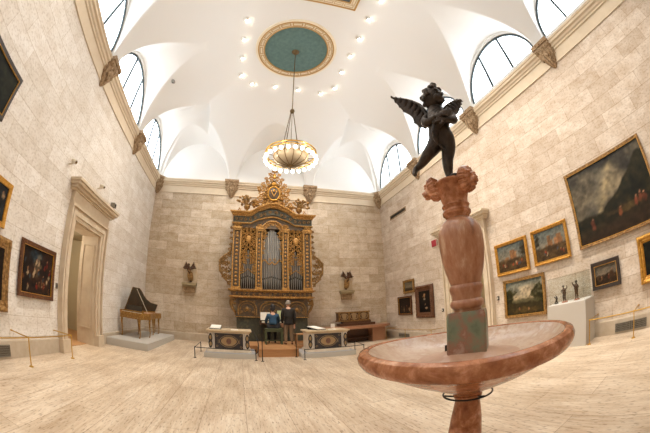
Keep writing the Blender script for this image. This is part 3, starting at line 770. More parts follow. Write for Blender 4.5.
painting('wooded landscape with white cloud, below the pair of ruin paintings', 'right', 4.15, 5.70, .77, 1.9, .08, 'gold_dull', p_landscape)
painting('small dusk landscape in dark wooden frame right of the glass case', 'right', 1.78, 2.63, 1.12, 1.76, .10, 'black_frame', p_dusk)
painting('dark painting in broad bright gilt frame cut off by right edge', 'right', -.1, 1.2, .96, 1.98, .17, 'gold_bright', p_green, prof='carved', depth=.1)
painting('small pale sea view in gilt frame above the dark group painting', 'right', 10.7, 11.6, 2.12, 2.72, .09, 'gold_dull', p_sea)
painting('small dark group painting in thin frame, lowest near the far right corner', 'right', 10.98, 12.15, 1.13, 2.0, .07, 'brown_frame', p_darkgroup)
painting('black portrait with white collar in very wide brown frame', 'right', 9.36, 10.63,   .97, 2.34, .24, 'brown_frame', p_portrait, prof='carved', depth=.09)

# ------------------------------------------------------------------ small wall fittings
def wallbox(name, label, cat, side, y, z, sy_, sz_, d, m_, part=None):
    X = XL if side == 'left' else XR; I_ = 1 if side == 'left' else -1
    t = thing(name, label, cat, (X, y, z))
    MB().box(X, y-sy_/2, z-sz_/2, X+I_*d, y+sy_/2, z+sz_/2).build('cover', m_, t, smooth=False, bevel=.004)
    MB().box(X+I_*d, y-sy_/5, z-sz_/4, X+I_*(d+.012), y+sy_/5, z+sz_/4).build(part or 'button', 'black_metal' if m_ != 'black_metal' else 'plastic', t, smooth=False)
    return t
wallbox('light_switch', 'small dark wall switch beside the left doorway surround', 'switch', 'left', 6.05, 1.59, .08, .14, .03, 'grille')
wallbox('light_switch', 'small dark switch on right wall beside the black portrait', 'switch', 'right', 8.86, 1.24, .09, .12, .03, 'black_metal')
wallbox('light_switch', 'small dark switch left of the wooded landscape painting', 'switch', 'right', 6.0, 1.42, .08, .12, .03, 'black_metal')
def camera_bracket(label, side, x, y, z):
    X = XL if side == 'left' else XR; I_ = 1 if side == 'left' else -1
    t = thing('security_camera', label, 'camera', (X, y, z))
    MB().tube([(X, y, z), (X+I_*.14, y, z), (X+I_*.16, y, z+.06)], .022, 8).build('bracket', 'plastic', t)
    MB().tube([(X+I_*.10, y, z+.09), (X+I_*.26, y-.02, z+.03)], [.055, .06], 12).build('camera_body', 'plastic', t)
    MB().tube([(X+I_*.255, y-.02, z+.03), (X+I_*.275, y-.022, z+.02)], .035, 12).build('lens', 'rod', t)
camera_bracket('small cream wall bracket high on the left wall above paintings', 'left', 0, 5.62, 4.45)
camera_bracket('small bracket standing above the entablature of left doorway', 'left', 0, 7.5, 4.6)
wallbox('speaker_box', 'small dark box above the right end of left doorway entablature', 'speaker', 'left', 8.75, 4.52, .2, .14, .16, 'grille', 'mesh')
t = thing('red_sign', 'small dark red square sign beside right doorway entablature', 'sign', (XR, 9.03, 3.9))
MB().box(XR, 8.87, 3.77, XR-.04, 9.2, 4.02).build('panel', 'red', t, smooth=False)
MB().box(XR-.04, 8.85, 3.75, XR-.05, 8.87, 4.04).box(XR-.04, 9.2, 3.75, XR-.05, 9.22, 4.04).build('edge_strip', 'plastic', t, smooth=False)
t = thing('air_slot', 'long dark ventilation slot high on right wall near far corner', 'vent', (XR, 11.6, 6.0))
a = MB(); 
for (q0, q1, q2, q3) in ((10.85, 5.88, 12.4, 5.92), (10.85, 6.06, 12.4, 6.1), (10.85, 5.92, 10.9, 6.06), (12.35, 5.92, 12.4, 6.06)): a.box(XR, q0, q1, XR-.03, q2, q3)
a.build('frame', 'corbel', t, smooth=False)
MB().box(XR, 10.9, 5.92, XR-.012, 12.35, 6.06).build('opening', 'vent_dark', t, smooth=False)
def grille(label, side, y0, y1, z0, z1, panels=1):
    X = XL if side == 'left' else XR; I_ = 1 if side == 'left' else -1
    t = thing('floor_grille', label, 'grille', (X, (y0+y1)/2, z0)); b0 = X+I_*.051
    MB().box(b0, y0, z0, b0+I_*.012, y1, z1).build('backing', 'vent_dark', t, smooth=False)
    for p in range(panels):
        a0 = y0+(y1-y0)*p/panels+.01; a1 = y0+(y1-y0)*(p+1)/panels-.01
        m_ = MB()
        for (q0, q1, q2, q3) in ((a0, z0, a1, z0+.015), (a0, z1-.015, a1, z1), (a0, z0, a0+.015, z1), (a1-.015, z0, a1, z1)): m_.box(b0+I_*.012, q0, q1, b0+I_*.028, q2, q3)
        n = int((a1-a0)/.035)
        for i in range(1, n):
            y = a0+(a1-a0)*i/n; m_.box(b0+I_*.012, y-.006, z0, b0+I_*.022, y+.006, z1)
        for i in range(1, 5):
            z = z0+(z1-z0)*i/5; m_.box(b0+I_*.012, a0, z-.004, b0+I_*.02, a1, z+.004)
        m_.build('grille_panel', 'grille', t, smooth=False)
grille('dark metal heating grille low on left wall at the edge', 'left', 3.2, 4.12, .05, .27)
grille('pair of dark metal heating grilles low on right wall behind brass rail', 'right', 1.08, 2.0, .05, .25, 2)
grille('low grille near the far right corner under the paintings', 'right', 11.3, 12.2, .08, .25)

# ------------------------------------------------------------------ brass barriers
def rail(name, label, X, y_list, z, wall_x, m_='brass', grp=None, r=.013, floor_line=True, wall_mounts=()):
    t = thing(name, label, 'barrier', (X, y_list[0], 0), 0, grp)
    for y in y_list:
        MB().tube([(X, y, .012), (X, y, z)], r, 8).lathe([(.0001, 0), (.055, 0), (.05, .012), (.015, .03), (.0001, .03)], (X, y, 0), 16).ball((X, y, z), r*1.7, 10).build('post', m_, t)
    MB().tube([(X, min(y_list), z), (X, max(y_list), z)], r, 8).build('rail', m_, t)
    for y in wall_mounts:
        MB().tube([(X, y, z), (wall_x, y, z)], r*.9, 8).lathe([(.0001, -.01), (.03, -.01), (.03, .01), (.0001, .01)], (wall_x, y, z), 12).build('wall_arm', m_, t)
    return t
rail('brass_barrier', 'low brass barrier rail on posts along the left wall', -4.06, [5.94, 4.25, 2.6, .9], .54, XL+.02, wall_mounts=(5.94, 4.25, 2.6))
rail('brass_barrier', 'low brass barrier rail in front of grilles on right wall', 6.5, [2.53, 1.32, .0], .55, XR-.02, wall_mounts=(2.53, 1.32))
rail('brass_barrier', 'thin low brass rail below the paintings near far right corner', 6.6, [12.5, 10.77, 8.9], .55, XR-.02, wall_mounts=(12.5, 8.9), r=.01)

# ------------------------------------------------------------------ glass case with statuettes on the right
t = thing('display_pedestal', 'white square pedestal with grey plinth against right wall', 'pedestal', (6.78, 3.2, 0))
MB().box(6.42, 2.6, 0, 7.1, 3.72, 1.02).build('pedestal_body', 'white_box', t, smooth=False, bevel=.006)
MB().box(6.46, 2.64, 1.02, 7.06, 3.68, 1.035).build('top_board', 'white_metal', t, smooth=False)
t = thing('glass_case', 'clear glass cover over the statuettes on white pedestal', 'glass case', (6.78, 3.2, 1.036))
a = MB(); g = .006
a.box(6.47, 2.65, 1.036, 6.47+g, 3.67, 1.66).box(7.05-g, 2.65, 1.036, 7.05, 3.67, 1.66).box(6.47+g, 2.65, 1.036, 7.05-g, 2.65+g, 1.66).box(6.47+g, 3.67-g, 1.036, 7.05-g, 3.67, 1.66).box(6.47, 2.65, 1.66, 7.05, 3.67, 1.66+g)
a.build('glass_cover', 'clear', t, smooth=False)
def statuette(label, x, y, h, tw, basew=.06, m_='bronze_light'):
    t = thing('bronze_statuette', label, 'statuette', (x, y, 1.036), 0, 'bronze statuettes in the glass case'); k = h/.38; z = 1.036+.03
    MB().lathe([(.0001, 0), (basew, 0), (basew*.95, .015), (basew*.8, .03), (.0001, .03)], (x, y, 1.036), 16).build('base', 'marble_pale', t)
    P = lambda a, b_, c: (x+a*k*.8, y+b_*k*tw, z+c*k)
    nodes = [(P(0, 0, .19), .052*k), (P(0, .0, .25), .048*k), (P(0, .01, .285), .018*k), (P(-.005, .015, .325), .028*k),
             (P(0, .025, .17), .026*k), (P(-.02, .035, .09), .02*k), (P(.01, .03, .012), .014*k), (P(-.02, .035, .002), .012*k),
             (P(0, -.025, .17), .026*k), (P(-.01, -.02, .09), .02*k), (P(0, -.03, .012), .014*k), (P(-.03, -.03, .002), .012*k),
             (P(0, .05, .265), .017*k), (P(-.02, .085, .22), .013*k), (P(-.05, .06, .2), .011*k),
             (P(0, -.05, .265), .017*k), (P(-.02, -.095, .29), .013*k), (P(-.03, -.10, .345), .011*k)]
    e = [(0, 1), (1, 2), (2, 3), (0, 4), (4, 5), (5, 6), (6, 7), (0, 8), (8, 9), (9, 10), (10, 11), (1, 12), (12, 13), (13, 14), (1, 15), (15, 16), (16, 17)]
    skin('figure', nodes, e, m_, t, subd=1)
    MB().ball(P(0, .015, .335), (.03*k, .03*k, .025*k), 8).ball(P(-.025, .015, .32), .008*k, 6).build('hair', 'bronze', t)
    MB().tube([P(.02, .03, .22), P(.03, .0, .12), P(.035, .03, .03)], [.03*k, .035*k, .02*k], 6, .5).build('drapery', m_, t)
statuette('brown bronze standing statuette with raised arm, middle in glass case', 6.72, 3.33, .40, 1, .09)
statuette('tall brown bronze standing statuette on right side of glass case', 6.76, 2.98, .45, -.8, .08)
t = thing('bronze_statuette', 'small dark crouching bronze figure, left in the glass case', 'statuette', (6.7, 3.58, 1.036), 0, 'bronze statuettes in the glass case')
MB().lathe([(.0001, 0), (.06, 0), (.05, .02), (.0001, .02)], (6.7, 3.58, 1.036), 14).build('base', 'black_metal', t)
B_ = lambda a, b_, c: (6.7+a, 3.58+b_, 1.056+c)
skin('figure', [(B_(0, 0, .05), .03), (B_(0, -.02, .1), .028), (B_(0, -.045, .13), .02), (B_(0, .03, .015), .014), (B_(0, .06, .005), .01), (B_(0, -.03, .02), .014), (B_(0, -.055, .004), .01),
                (B_(0, .03, .13), .012), (B_(0, .07, .16), .01), (B_(0, -.01, .15), .012), (B_(0, .02, .19), .008)],
     [(0, 1), (1, 2), (0, 3), (3, 4), (0, 5), (5, 6), (1, 7), (7, 8), (1, 9), (9, 10)], 'bronze', t, subd=1)

# ------------------------------------------------------------------ harpsichord on its platform
t = thing('harpsichord_platform', 'low grey-white platform under the harpsichord in the left corner', 'platform', (-3.85, 11, 0))
MB().box(XL+.055, 9.06, 0, -3.05, 13.0, .24).build('platform_box', 'white_base', t, smooth=False, bevel=.005)
MB().box(XL+.1, 9.12, .24, -3.11, 12.94, .25).build('platform_top', 'white_base', t, smooth=False)
HX, HY, HA = -4.06, 10.0, -.25     # keyboard end centre, tail direction
t = thing('harpsichord', 'gilded harpsichord with raised dark lid on grey-white platform', 'harpsichord', (HX, HY, .25), HA)
Wd, Ln = .47, 2.62
outline = [(-Wd, 0), (Wd, 0), (Wd, .75), (Wd-.08, .95), (Wd-.26, 1.25), (Wd-.42, 1.6), (Wd-.54, 2.0), (Wd-.60, Ln), (-Wd, Ln)]
zc0, zc1 = .72, .90
a = MB(); a.prism(outline, (0, 0, zc0), (1, 0, 0), (0, 1, 0), (0, 0, 1), zc1-zc0); a.build('case', 'spinet_gold', t, local=True, smooth=False, bevel=.006)
ins = [(x*.95+(0 if abs(x) > .3 else 0), .02+y*.985) for x, y in outline]
MB().prism([(-Wd+.03, .42), (Wd-.03, .42), (Wd-.03, .74), (Wd-.12, .95), (Wd-.3, 1.25), (Wd-.46, 1.6), (Wd-.58, 2.0), (Wd-.63, Ln-.04), (-Wd+.03, Ln-.04)], (0, 0, zc1), (1, 0, 0), (0, 1, 0), (0, 0, 1), .004).build('soundboard', 'oak', t, local=True, smooth=False)
MB().box(-Wd+.05, .03, zc1, Wd-.05, .22, zc1+.012).build('keyboard', 'ivory', t, local=True, smooth=False)
a = MB(); 
for i in range(28):
    if i % 7 not in (2, 6): a.box(-Wd+.075+i*.03, .1, zc1+.012, -Wd+.088+i*.03, .22, zc1+.022)
a.build('sharps', 'black_metal', t, local=True, smooth=False)
a = MB(); a.box(-Wd, .0, zc1, -Wd+.02, Ln, zc1+.05).box(-Wd, .24, zc1, Wd, .27, zc1+.06); a.build('case_rim', 'spinet_gold', t, local=True, smooth=False)
# lid hinged on the spine (left, wall side), opened steeply
th = math.radians(66); hx, hz = -Wd, zc1+.05
lid_o = [(0, .30), (2*Wd, .30), (2*Wd, .75), (2*Wd-.08, .95), (2*Wd-.26, 1.25), (2*Wd-.42, 1.6), (2*Wd-.54, 2.0), (2*Wd-.60, Ln), (0, Ln)]
nrm = (-math.sin(th), 0, math.cos(th))
a = MB(); a.prism(lid_o, (hx, 0, hz), (math.cos(th), 0, math.sin(th)), (0, 1, 0), nrm, .018); a.build('lid', 'spinet_dark', t, local=True, smooth=False)
e_ = [(hx+math.cos(th)*p[0]-nrm[0]*.004, p[1], hz+math.sin(th)*p[0]-nrm[2]*.004) for p in lid_o]
MB().tube(e_+[e_[0]], .008, 6).build('lid_edge_gilding', 'spinet_gold', t, local=True)
MB().tube([(Wd-.03, .62, zc1), (hx+math.cos(th)*(2*Wd-.04), .6, hz+math.sin(th)*(2*Wd-.04))], .009, 6).build('prop_stick', 'ivory', t, local=True)
MB().box(-Wd+.12, .3, zc1+.06, Wd-.12, .32, zc1+.24).build('music_desk', 'spinet_dark', t, local=True, smooth=False)
a = MB(); a.prism([(x*1.02, y*1.0) for x, y in outline], (0, 0, zc0-.045), (1, 0, 0), (0, 1, 0), (0, 0, 1), .044); a.build('stand_apron', 'spinet_gold', t, local=True, smooth=False)
for lx, ly in ((-Wd+.05, .07), (Wd-.05, .07), (Wd-.07, .8), (-Wd+.05, 1.2), (Wd-.5, 1.75), (-Wd+.05, Ln-.1), (-Wd+.25, Ln-.08)):
    MB().tube([(lx, ly, .675), (lx, ly-.02, .56), (lx, ly, .36), (lx, ly+.015, .2), (lx, ly, .06), (lx, ly-.03, .019)], [.045, .042, .026, .02, .018, .03], 8).build('leg', 'spinet_gold', t, local=True)

# ------------------------------------------------------------------ fountain
A_ = math.radians(43.9); FX, FY = 1.9*math.sin(A_), 1.9*math.cos(A_)
pv = Vector((math.cos(A_), -math.sin(A_), 0)); nv = Vector((math.sin(A_), math.cos(A_), 0))    # across the view, away from it
def FW(s, z, d=0): return Vector((FX, FY, 0))+s*pv+d*nv+Vector((0, 0, z))
t = thing('fountain', 'red marble fountain with wide shallow basin and baluster column', 'fountain', (FX, FY, 0))
c0 = (FX, FY, 0)
MB().lathe([(.0001, 0), (.34, 0), (.34, .1), (.28, .13), (.27, .17), (.20, .24), (.18, .30), (.15, .36), (.125, .55), (.105, .78), (.086, .90), (.084, .925), (.094, .94), (.098, .955), (.09, .965), (.10, .98), (.0001, .98)], c0, 48).build('stem', 'marble', t)
bs = MB().lathe([(.0001, .975), (.10, .975), (.16, 1.005), (.28, 1.055), (.42, 1.115), (.53, 1.17), (.60, 1.21), (.635, 1.222), (.65, 1.224), (.68, 1.235), (.70, 1.262), (.705, 1.29), (.692, 1.318), (.668, 1.33), (.655, 1.331), (.640, 1.327), (.634, 1.318)], c0, 96)
bs.build('basin_rim', 'marble', t)
MB().lathe([(.636, 1.322), (.615, 1.305), (.58, 1.275), (.50, 1.243), (.42, 1.225), (.34, 1.218), (.34, 1.15), (.47, 1.18), (.60, 1.25), (.636, 1.322)], c0, 96).build('basin_bowl', 'basin_in', t)
MB().lathe([(.342, 1.218), (.28, 1.222), (.22, 1.238), (.18, 1.254), (.155, 1.262), (.0001, 1.262), (.0001, 1.12), (.342, 1.14), (.342, 1.218)], c0, 64).build('centre_mound', 'mound', t)
a = MB(); hw = .128; rz = A_*0
Rm = Matrix.Rotation(-A_-.12, 3, 'Z')
def sq(hw, z): return [tuple(Vector(c0)+Rm @ Vector((x*hw, y*hw, 0))+Vector((0, 0, z))) for x, y in ((-1, -.9), (-.9, -1), (.9, -1), (1, -.9), (1, .9), (.9, 1), (-.9, 1), (-1, .9))]
MB().loft([sq(.125, 1.25), sq(.122, 1.49), sq(.115, 1.515)]).build('plinth', 'plinth', t, ang=20)
MB().lathe([(.0001, 1.51), (.088, 1.51), (.09, 1.53), (.108, 1.545), (.114, 1.562), (.108, 1.58), (.097, 1.59), (.097, 1.615), (.108, 1.64), (.113, 1.662), (.105, 1.68), (.094, 1.69), (.0001, 1.69)], c0, 48).build('base_moulding', 'vase', t)
MB().lathe([(.0001, 1.685), (.1, 1.685), (.108, 1.71), (.128, 1.775), (.142, 1.84), (.150, 1.92), (.152, 1.98), (.147, 2.03), (.13, 2.07), (.10, 2.10), (.078, 2.115), (.0001, 2.115)], c0, 48).build('vase_shaft', 'vase', t)
MB().lathe([(.0001, 2.112), (.078, 2.112), (.085, 2.13), (.098, 2.142), (.1, 2.16), (.09, 2.175), (.092, 2.19), (.098, 2.2), (.094, 2.21), (.0001, 2.21)], c0, 40).build('collar', 'marble', t)
MB().lathe([(.0001, 2.205), (.088, 2.205), (.090, 2.235), (.105, 2.29), (.124, 2.335), (.132, 2.358), (.122, 2.372), (.0001, 2.372)], c0, 40).build('capital', 'marble', t)
def lionhead(ang, zz, sc=1.0, tilt=0):
    st = MB(); rnd = random.Random(int(ang*10)+50)
    st.ball((.0, 0, 0), (.062, .058, .068), 14, m=10)                       # skull (faces +x)
    st.ball((.050, 0, -.018), (.036, .034, .030), 12, m=8)                   # muzzle
    st.ball((.078, 0, -.006), (.012, .014, .010), 8)                         # nose
    st.ball((.050, 0, -.050), (.028, .022, .014), 10)                        # jaw
    for sg in (-1, 1):
        st.ball((.052, sg*.026, .022), (.010, .011, .009), 8); st.ball((.040, sg*.030, .038), (.018, .016, .010), 8)   # eye, brow
        st.ball((.060, sg*.018, -.026), (.022, .016, .014), 8)
    for k in range(16):                                                    # mane locks
        a = 2*PI*k/16; y, z = math.cos(a), math.sin(a); j = rnd.uniform(.9, 1.15)
        st.tube([(.03, y*.045, z*.052), (.012, y*.062*j, z*.068*j), (-.015, y*.070*j, z*.076*j), (-.05, y*.055, z*.062*j-.01)], [.012, .020, .022, .014], 8)
    st.tube([(-.1, 0, -.02), (0, 0, 0)], [.05, .055], 10)
    mt = Matrix.Translation(FW(0, zz)) @ Matrix.Rotation(ang, 4, 'Z') @ Matrix.Translation((.140, 0, 0)) @ Matrix.Rotation(tilt, 4, 'Y') @ Matrix.Scale(sc, 4)
    st.xf(mt); st.build('lion_head', 'marble', t)
base_a = math.atan2(pv.y, pv.x)
lionhead(base_a+PI, 2.345, .92, .15); lionhead(base_a-PI/5, 2.345, .95, .1); lionhead(base_a+PI/2.1, 2.345, .92, .1)
ringp = [tuple(FW(0, .965)+Vector((.165*math.cos(2*PI*i/40), .165*math.sin(2*PI*i/40), 0))) for i in range(41)]
a = MB().tube(ringp, .0065, 8)
for k in range(3): an = 2*PI*k/3+.5; a.tube([(FX+.165*math.cos(an), FY+.165*math.sin(an), .965), (FX+.09*math.cos(an), FY+.09*math.sin(an), .95)], .006, 6)
a.build('iron_ring', 'black_metal', t)
pp = FW(-.12, 1.262, .0)
MB().tube([FW(-.155, 1.25, .05), FW(-.155, 1.30, .05)], .007, 8).build('water_spout', 'black_metal', t)

# ------------------------------------------------------------------ bronze winged boy on the fountain
CK = .968
def FC(s, z, d=0): return FW(s*CK, 2.374+(z-2.4)*CK, -.06+d*CK)
t = thing('bronze_cherub', 'dark bronze winged boy holding a fish, one foot on the fountain', 'statue', tuple(FC(0, 2.39)))
N = [(FC(-.005, 2.725), (.072, .066)),   # 0 pelvis
     (FC(0, 2.80), (.074, .068)), (FC(.01, 2.875), (.078, .066)), (FC(.015, 2.945), (.07, .055)), (FC(.018, 2.99), .04), (FC(.02, 3.04), .05),
     (FC(.042, 2.67), .054), (FC(.028, 2.61), .045), (FC(.008, 2.555), .035), (FC(0, 2.50), .035), (FC(-.005, 2.435), .023), (FC(.005, 2.405), .026), (FC(.035, 2.402, -.04), .018), (FC(.05, 2.40, -.06), .013),   # standing leg 6-13
     (FC(-.05, 2.69), .052), (FC(-.09, 2.655, .0), .046), (FC(-.13, 2.622, .0), .036), (FC(-.168, 2.588, .02), .031), (FC(-.208, 2.556, .03), .021), (FC(-.238, 2.545, .03), .020), (FC(-.25, 2.505, .01), .016), (FC(-.245, 2.475, -.01), .011),   # raised leg 14-21
     (FC(-.055, 2.945), .04), (FC(-.095, 2.90, -.02), .035), (FC(-.085, 2.85, -.06), .030), (FC(-.03, 2.845, -.10), .025), (FC(.02, 2.852, -.125), .019),   # left arm 22-26
     (FC(.088, 2.93), .04), (FC(.13, 2.88, -.02), .034), (FC(.135, 2.835, -.05), .029), (FC(.09, 2.815, -.10), .024), (FC(.045, 2.808, -.13), .019)]
N = [(p, (r*1.24 if isinstance(r, float) else (r[0]*1.32, r[1]*1.28))) for p, r in N]
E_ = [(0, 1), (1, 2), (2, 3), (3, 4), (4, 5), (0, 6), (6, 7), (7, 8), (8, 9), (9, 10), (10, 11), (11, 12), (12, 13), (0, 14), (14, 15), (15, 16), (16, 17), (17, 18), (18, 19), (19, 20), (20, 21),
      (3, 22), (22, 23), (23, 24), (24, 25), (25, 26), (3, 27), (27, 28), (28, 29), (29, 30), (30, 31)]
body = skin('body', N, E_, 'bronze', t)
# head turned towards the right of the view and a little towards the viewer
hd = MB(); hc = FC(.022, 3.118)
hd.ball((0, 0, 0), (.082, .076, .092), 20, m=14)
hd.ball((.045, .0, -.03), (.045, .055, .045), 14, m=8)          # cheeks and jaw
for sg in (-1, 1):
    hd.ball((.062, sg*.030, -.030), (.022, .024, .024), 10); hd.ball((.074, sg*.027, .008), (.010, .013, .009), 8); hd.ball((.070, sg*.028, .024), (.014, .020, .007), 8)
    hd.ball((0, sg*.078, -.005), (.016, .008, .022), 8)
hd.ball((.088, 0, -.012), (.014, .012, .016), 8); hd.tube([(.078, 0, .015), (.09, 0, -.01)], [.008, .011], 6)
hd.ball((.080, 0, -.038), (.010, .018, .006), 8); hd.ball((.078, 0, -.048), (.010, .015, .006), 8); hd.ball((.068, 0, -.064), (.018, .02, .014), 8)
ha = base_a-math.radians(38)
mt = Matrix.Translation(hc) @ Matrix.Rotation(ha, 4, 'Z') @ Matrix.Rotation(.12, 4, 'Y') @ Matrix.Scale(1.08, 4)
hd.xf(mt); hd.build('face', 'bronze', t)
hr = MB(); rnd = random.Random(11)
for k in range(70):
    a = rnd.uniform(0, 2*PI); ph = rnd.uniform(-.35, 1.5)
    d = Vector((math.cos(a)*math.cos(ph), math.sin(a)*math.cos(ph), math.sin(ph)))
    if d.x > .45 and d.z < .55: continue
    hr.ball(Vector((d.x*.082, d.y*.078, d.z*.092)), (.020, .020, .017), 7, m=5)
hr.tube([(.03, 0, .085), (.035, 0, .105), (.02, 0, .122), (.0, 0, .13)], [.022, .022, .016, .006], 8)
hr.xf(mt); hr.build('curly_hair', 'bronze', t)
def hand(mb, wrist, fdir, up, sc=1.0):
    fdir = Vector(fdir).normalized(); up = Vector(up).normalized(); sd = fdir.cross(up).normalized()
    mb.tube([wrist-fdir*.01*sc, wrist+fdir*.018*sc, wrist+fdir*.036*sc], [.017*sc, .022*sc, .018*sc], 8, .6)
    for i, (o_, L_) in enumerate(((-.016, .034), (-.006, .040), (.005, .038), (.015, .030))):
        b_ = wrist+fdir*.034*sc+sd*o_*sc
        mb.tube([b_, b_+fdir*L_*.5*sc-up*.004*sc, b_+fdir*L_*.85*sc-up*.014*sc, b_+fdir*L_*.95*sc-up*.024*sc], [.0068*sc, .0064*sc, .0056*sc, .004*sc], 6)
    b_ = wrist+fdir*.008*sc-sd*.018*sc
    mb.tube([b_, b_+(fdir*.4-sd)*.014*sc-up*.004*sc, b_+(fdir-sd*.7)*.022*sc-up*.014*sc], [.008*sc, .007*sc, .005*sc], 6)
hm = MB(); hand(hm, FC(.02, 2.852, -.125), pv*1-nv*.3, Vector((0, 0, 1))*.6-nv, 1.1); hand(hm, FC(.045, 2.808, -.13), -pv-nv*.25, Vector((0, 0, 1))*.5-nv, 1.1)
hm.build('hands', 'bronze', t)
fish = MB()
fish.tube([FC(.13, 2.90, -.09), FC(.105, 2.885, -.10), FC(.07, 2.86, -.105), FC(.03, 2.83, -.10), FC(-.01, 2.79, -.09), FC(-.035, 2.74, -.085), FC(-.04, 2.69, -.08), FC(-.03, 2.65, -.07)],
          [.014, .030, .040, .040, .034, .026, .018, .010], 12, .85)
fish.tube([FC(-.03, 2.655, -.07), FC(-.065, 2.62, -.06), FC(-.075, 2.585, -.06)], [.01, .022, .006], 8, .35)
fish.tube([FC(-.03, 2.655, -.07), FC(.0, 2.615, -.06), FC(.005, 2.58, -.06)], [.01, .022, .006], 8, .35)
fish.tube([FC(.06, 2.895, -.1), FC(.03, 2.90, -.1), FC(.0, 2.865, -.1)], [.006, .016, .006], 8, .4)
for sg in (-1, 1): fish.ball(FC(.108, 2.90, -.1+sg*.022), .007, 6)
fish.build('fish', 'bronze', t)
# wings: rows of overlapping feathers
def wing(root, top, tips, nm):
    """top: leading edge points; tips: one feather tip for each"""
    mb = MB(); mb.tube([FC(*p) for p in top], [.026, .024, .020, .016, .011, .006][:len(top)], 8, .6)
    pts = [FC(*p) for p in top]; seg = len(pts)-1; n = len(tips)
    for i, tp in enumerate(tips):
        u_ = i/(n-1)*seg; k_ = min(int(u_), seg-1); b_ = pts[k_].lerp(pts[k_+1], u_-k_); tp = FC(*tp)
        d = tp-b_; w_ = (.020+.006*math.sin(PI*i/(n-1)))
        mb.tube([b_, b_+d*.35+nv*.004, b_+d*.75+nv*.004, tp], [w_*.7, w_, w_*.9, w_*.3], 8, .28)
        for rr, ff in ((.32, .9), (.58, .8)):
            mb.tube([b_-nv*.006, b_+d*rr*.6-nv*.010, b_+d*rr-nv*.006], [w_*.6, w_*.85, w_*.4], 8, .35)
    web = [FC(*p) for p in top]+[FC(*p) for p in tips[::-1]]; c_ = sum(web, Vector())/len(web)
    web = [c_+(p-c_)*.93 for p in web]; n_ = len(web)
    mb.add([p-nv*.006 for p in web]+[p+nv*.008 for p in web], [tuple(range(n_)), tuple(range(n_, 2*n_))[::-1]]+[(i, (i+1) % n_, n_+(i+1) % n_, n_+i) for i in range(n_)])
    return mb.build(nm, 'bronze', t)
wing(None, [(-.035, 2.95, .055), (-.07, 3.05, .07), (-.105, 3.145, .07), (-.165, 3.205, .07), (-.25, 3.262, .07), (-.318, 3.295, .07)],
     [(-.07, 2.88, .06), (-.11, 2.885, .06), (-.15, 2.915, .06), (-.18, 2.96, .06), (-.185, 3.02, .06), (-.215, 3.065, .06), (-.25, 3.10, .06), (-.275, 3.155, .06), (-.30, 3.215, .06), (-.32, 3.275, .06)], 'left_wing')
wing(None, [(.05, 2.95, .055), (.075, 3.02, .07), (.12, 3.065, .08), (.17, 3.10, .09), (.225, 3.125, .10), (.25, 3.118, .10)],
     [(.10, 2.92, .06), (.125, 2.935, .06), (.15, 2.945, .06), (.178, 2.965, .07), (.198, 2.985, .08), (.215, 3.01, .09), (.228, 3.04, .10), (.243, 3.07, .10), (.258, 3.10, .10)], 'right_wing')
MB().tube([FC(-.06, 2.76, .03), FC(-.085, 2.72, .02), FC(-.075, 2.68, -.0)], [.02, .035, .012], 8, .5).tube([FC(.05, 2.78, .04), FC(.075, 2.73, .03), FC(.07, 2.69, .02)], [.02, .03, .012], 8, .5).build('drapery', 'bronze', t)

# ------------------------------------------------------------------ baroque organ
OX = 1.31; OF = 12.3
t = organ = thing('pipe_organ', 'tall gilded carved baroque pipe organ against the back wall', 'organ', (OX, 12.9, 0))
MB().box(-.20, 12.42, 0, 2.82, 13.40, 1.26).build('console_base', 'organ_green', t, smooth=False)
a = MB(); a.box(-.24, 12.34, 1.25, 2.86, 12.44, 1.32)
for x in (-.20, .62, 2.0, 2.74): a.box(x, 12.38, .0, x+.08, 12.42, 1.25)
a.build('console_ledge', 'organ_green', t, smooth=False); MB().box(-.25, 12.33, 1.27, 2.87, 12.36, 1.30).build('ledge_gilding', 'gold', t, smooth=False)
a = MB()
for x0, x1 in ((-.1, .6), (.72, 1.96), (2.1, 2.72)): a.box(x0, 12.40, .12, x1, 12.42, 1.15)
a.build('base_panel', 'organ_green', t, smooth=False)
kb = MB().box(.82, 12.08, 1.0, 1.86, 12.42, 1.06).box(.78, 12.08, .96, .82, 12.42, 1.16).box(1.86, 12.08, .96, 1.9, 12.42, 1.16).build('keydesk', 'walnut', t, smooth=False)
MB().box(.86, 12.10, 1.06, 1.82, 12.22, 1.08).box(.86, 12.24, 1.09, 1.82, 12.36, 1.12).build('keyboard', 'ivory', kb, smooth=False)
MB().box(-.22, 12.36, 1.32, 2.84, 13.40, 2.09).build('lower_case', 'organ_wood', t, smooth=False)
# three arched carved panels of the lower case
def arch_pts(cx, z0, hw, h, n=14):
    return [(cx-hw, z0)]+[(cx-hw*math.cos(PI*i/n), z0+h*.45+h*.55*math.sin(PI*i/n)) for i in range(n+1)]+[(cx+hw, z0)]
def XZ(p, y): return (p[0], y, p[1])
rnd = random.Random(21)
for cx, hw in ((.26, .38), (1.31, .5), (2.36, .38)):
    a = MB(); ap = arch_pts(cx, 1.36, hw, .6)
    a.tube([XZ(p, 12.33) for p in ap], .03, 6)
    ap2 = arch_pts(cx, 1.38, hw*.8, .47); a.tube([XZ(p, 12.34) for p in ap2], .018, 6)
    for sg in (-1, 1):
        for (ox, oz, r, d) in ((.10, .2, .085, 1), (.24, .13, .06, -1), (.28, .62, .07, 1)):
            a.tube([(cx+sg*(q[0]), 12.33, q[1]) for q in spiral((ox, 1.4+oz*.8), r, 1.3, .5, d)], [.014]*22, 5)
    a.ball((cx, 12.34, 1.62), (.07, .05, .1), 10)
    a.build('arched_panel', 'gold_dull', t)
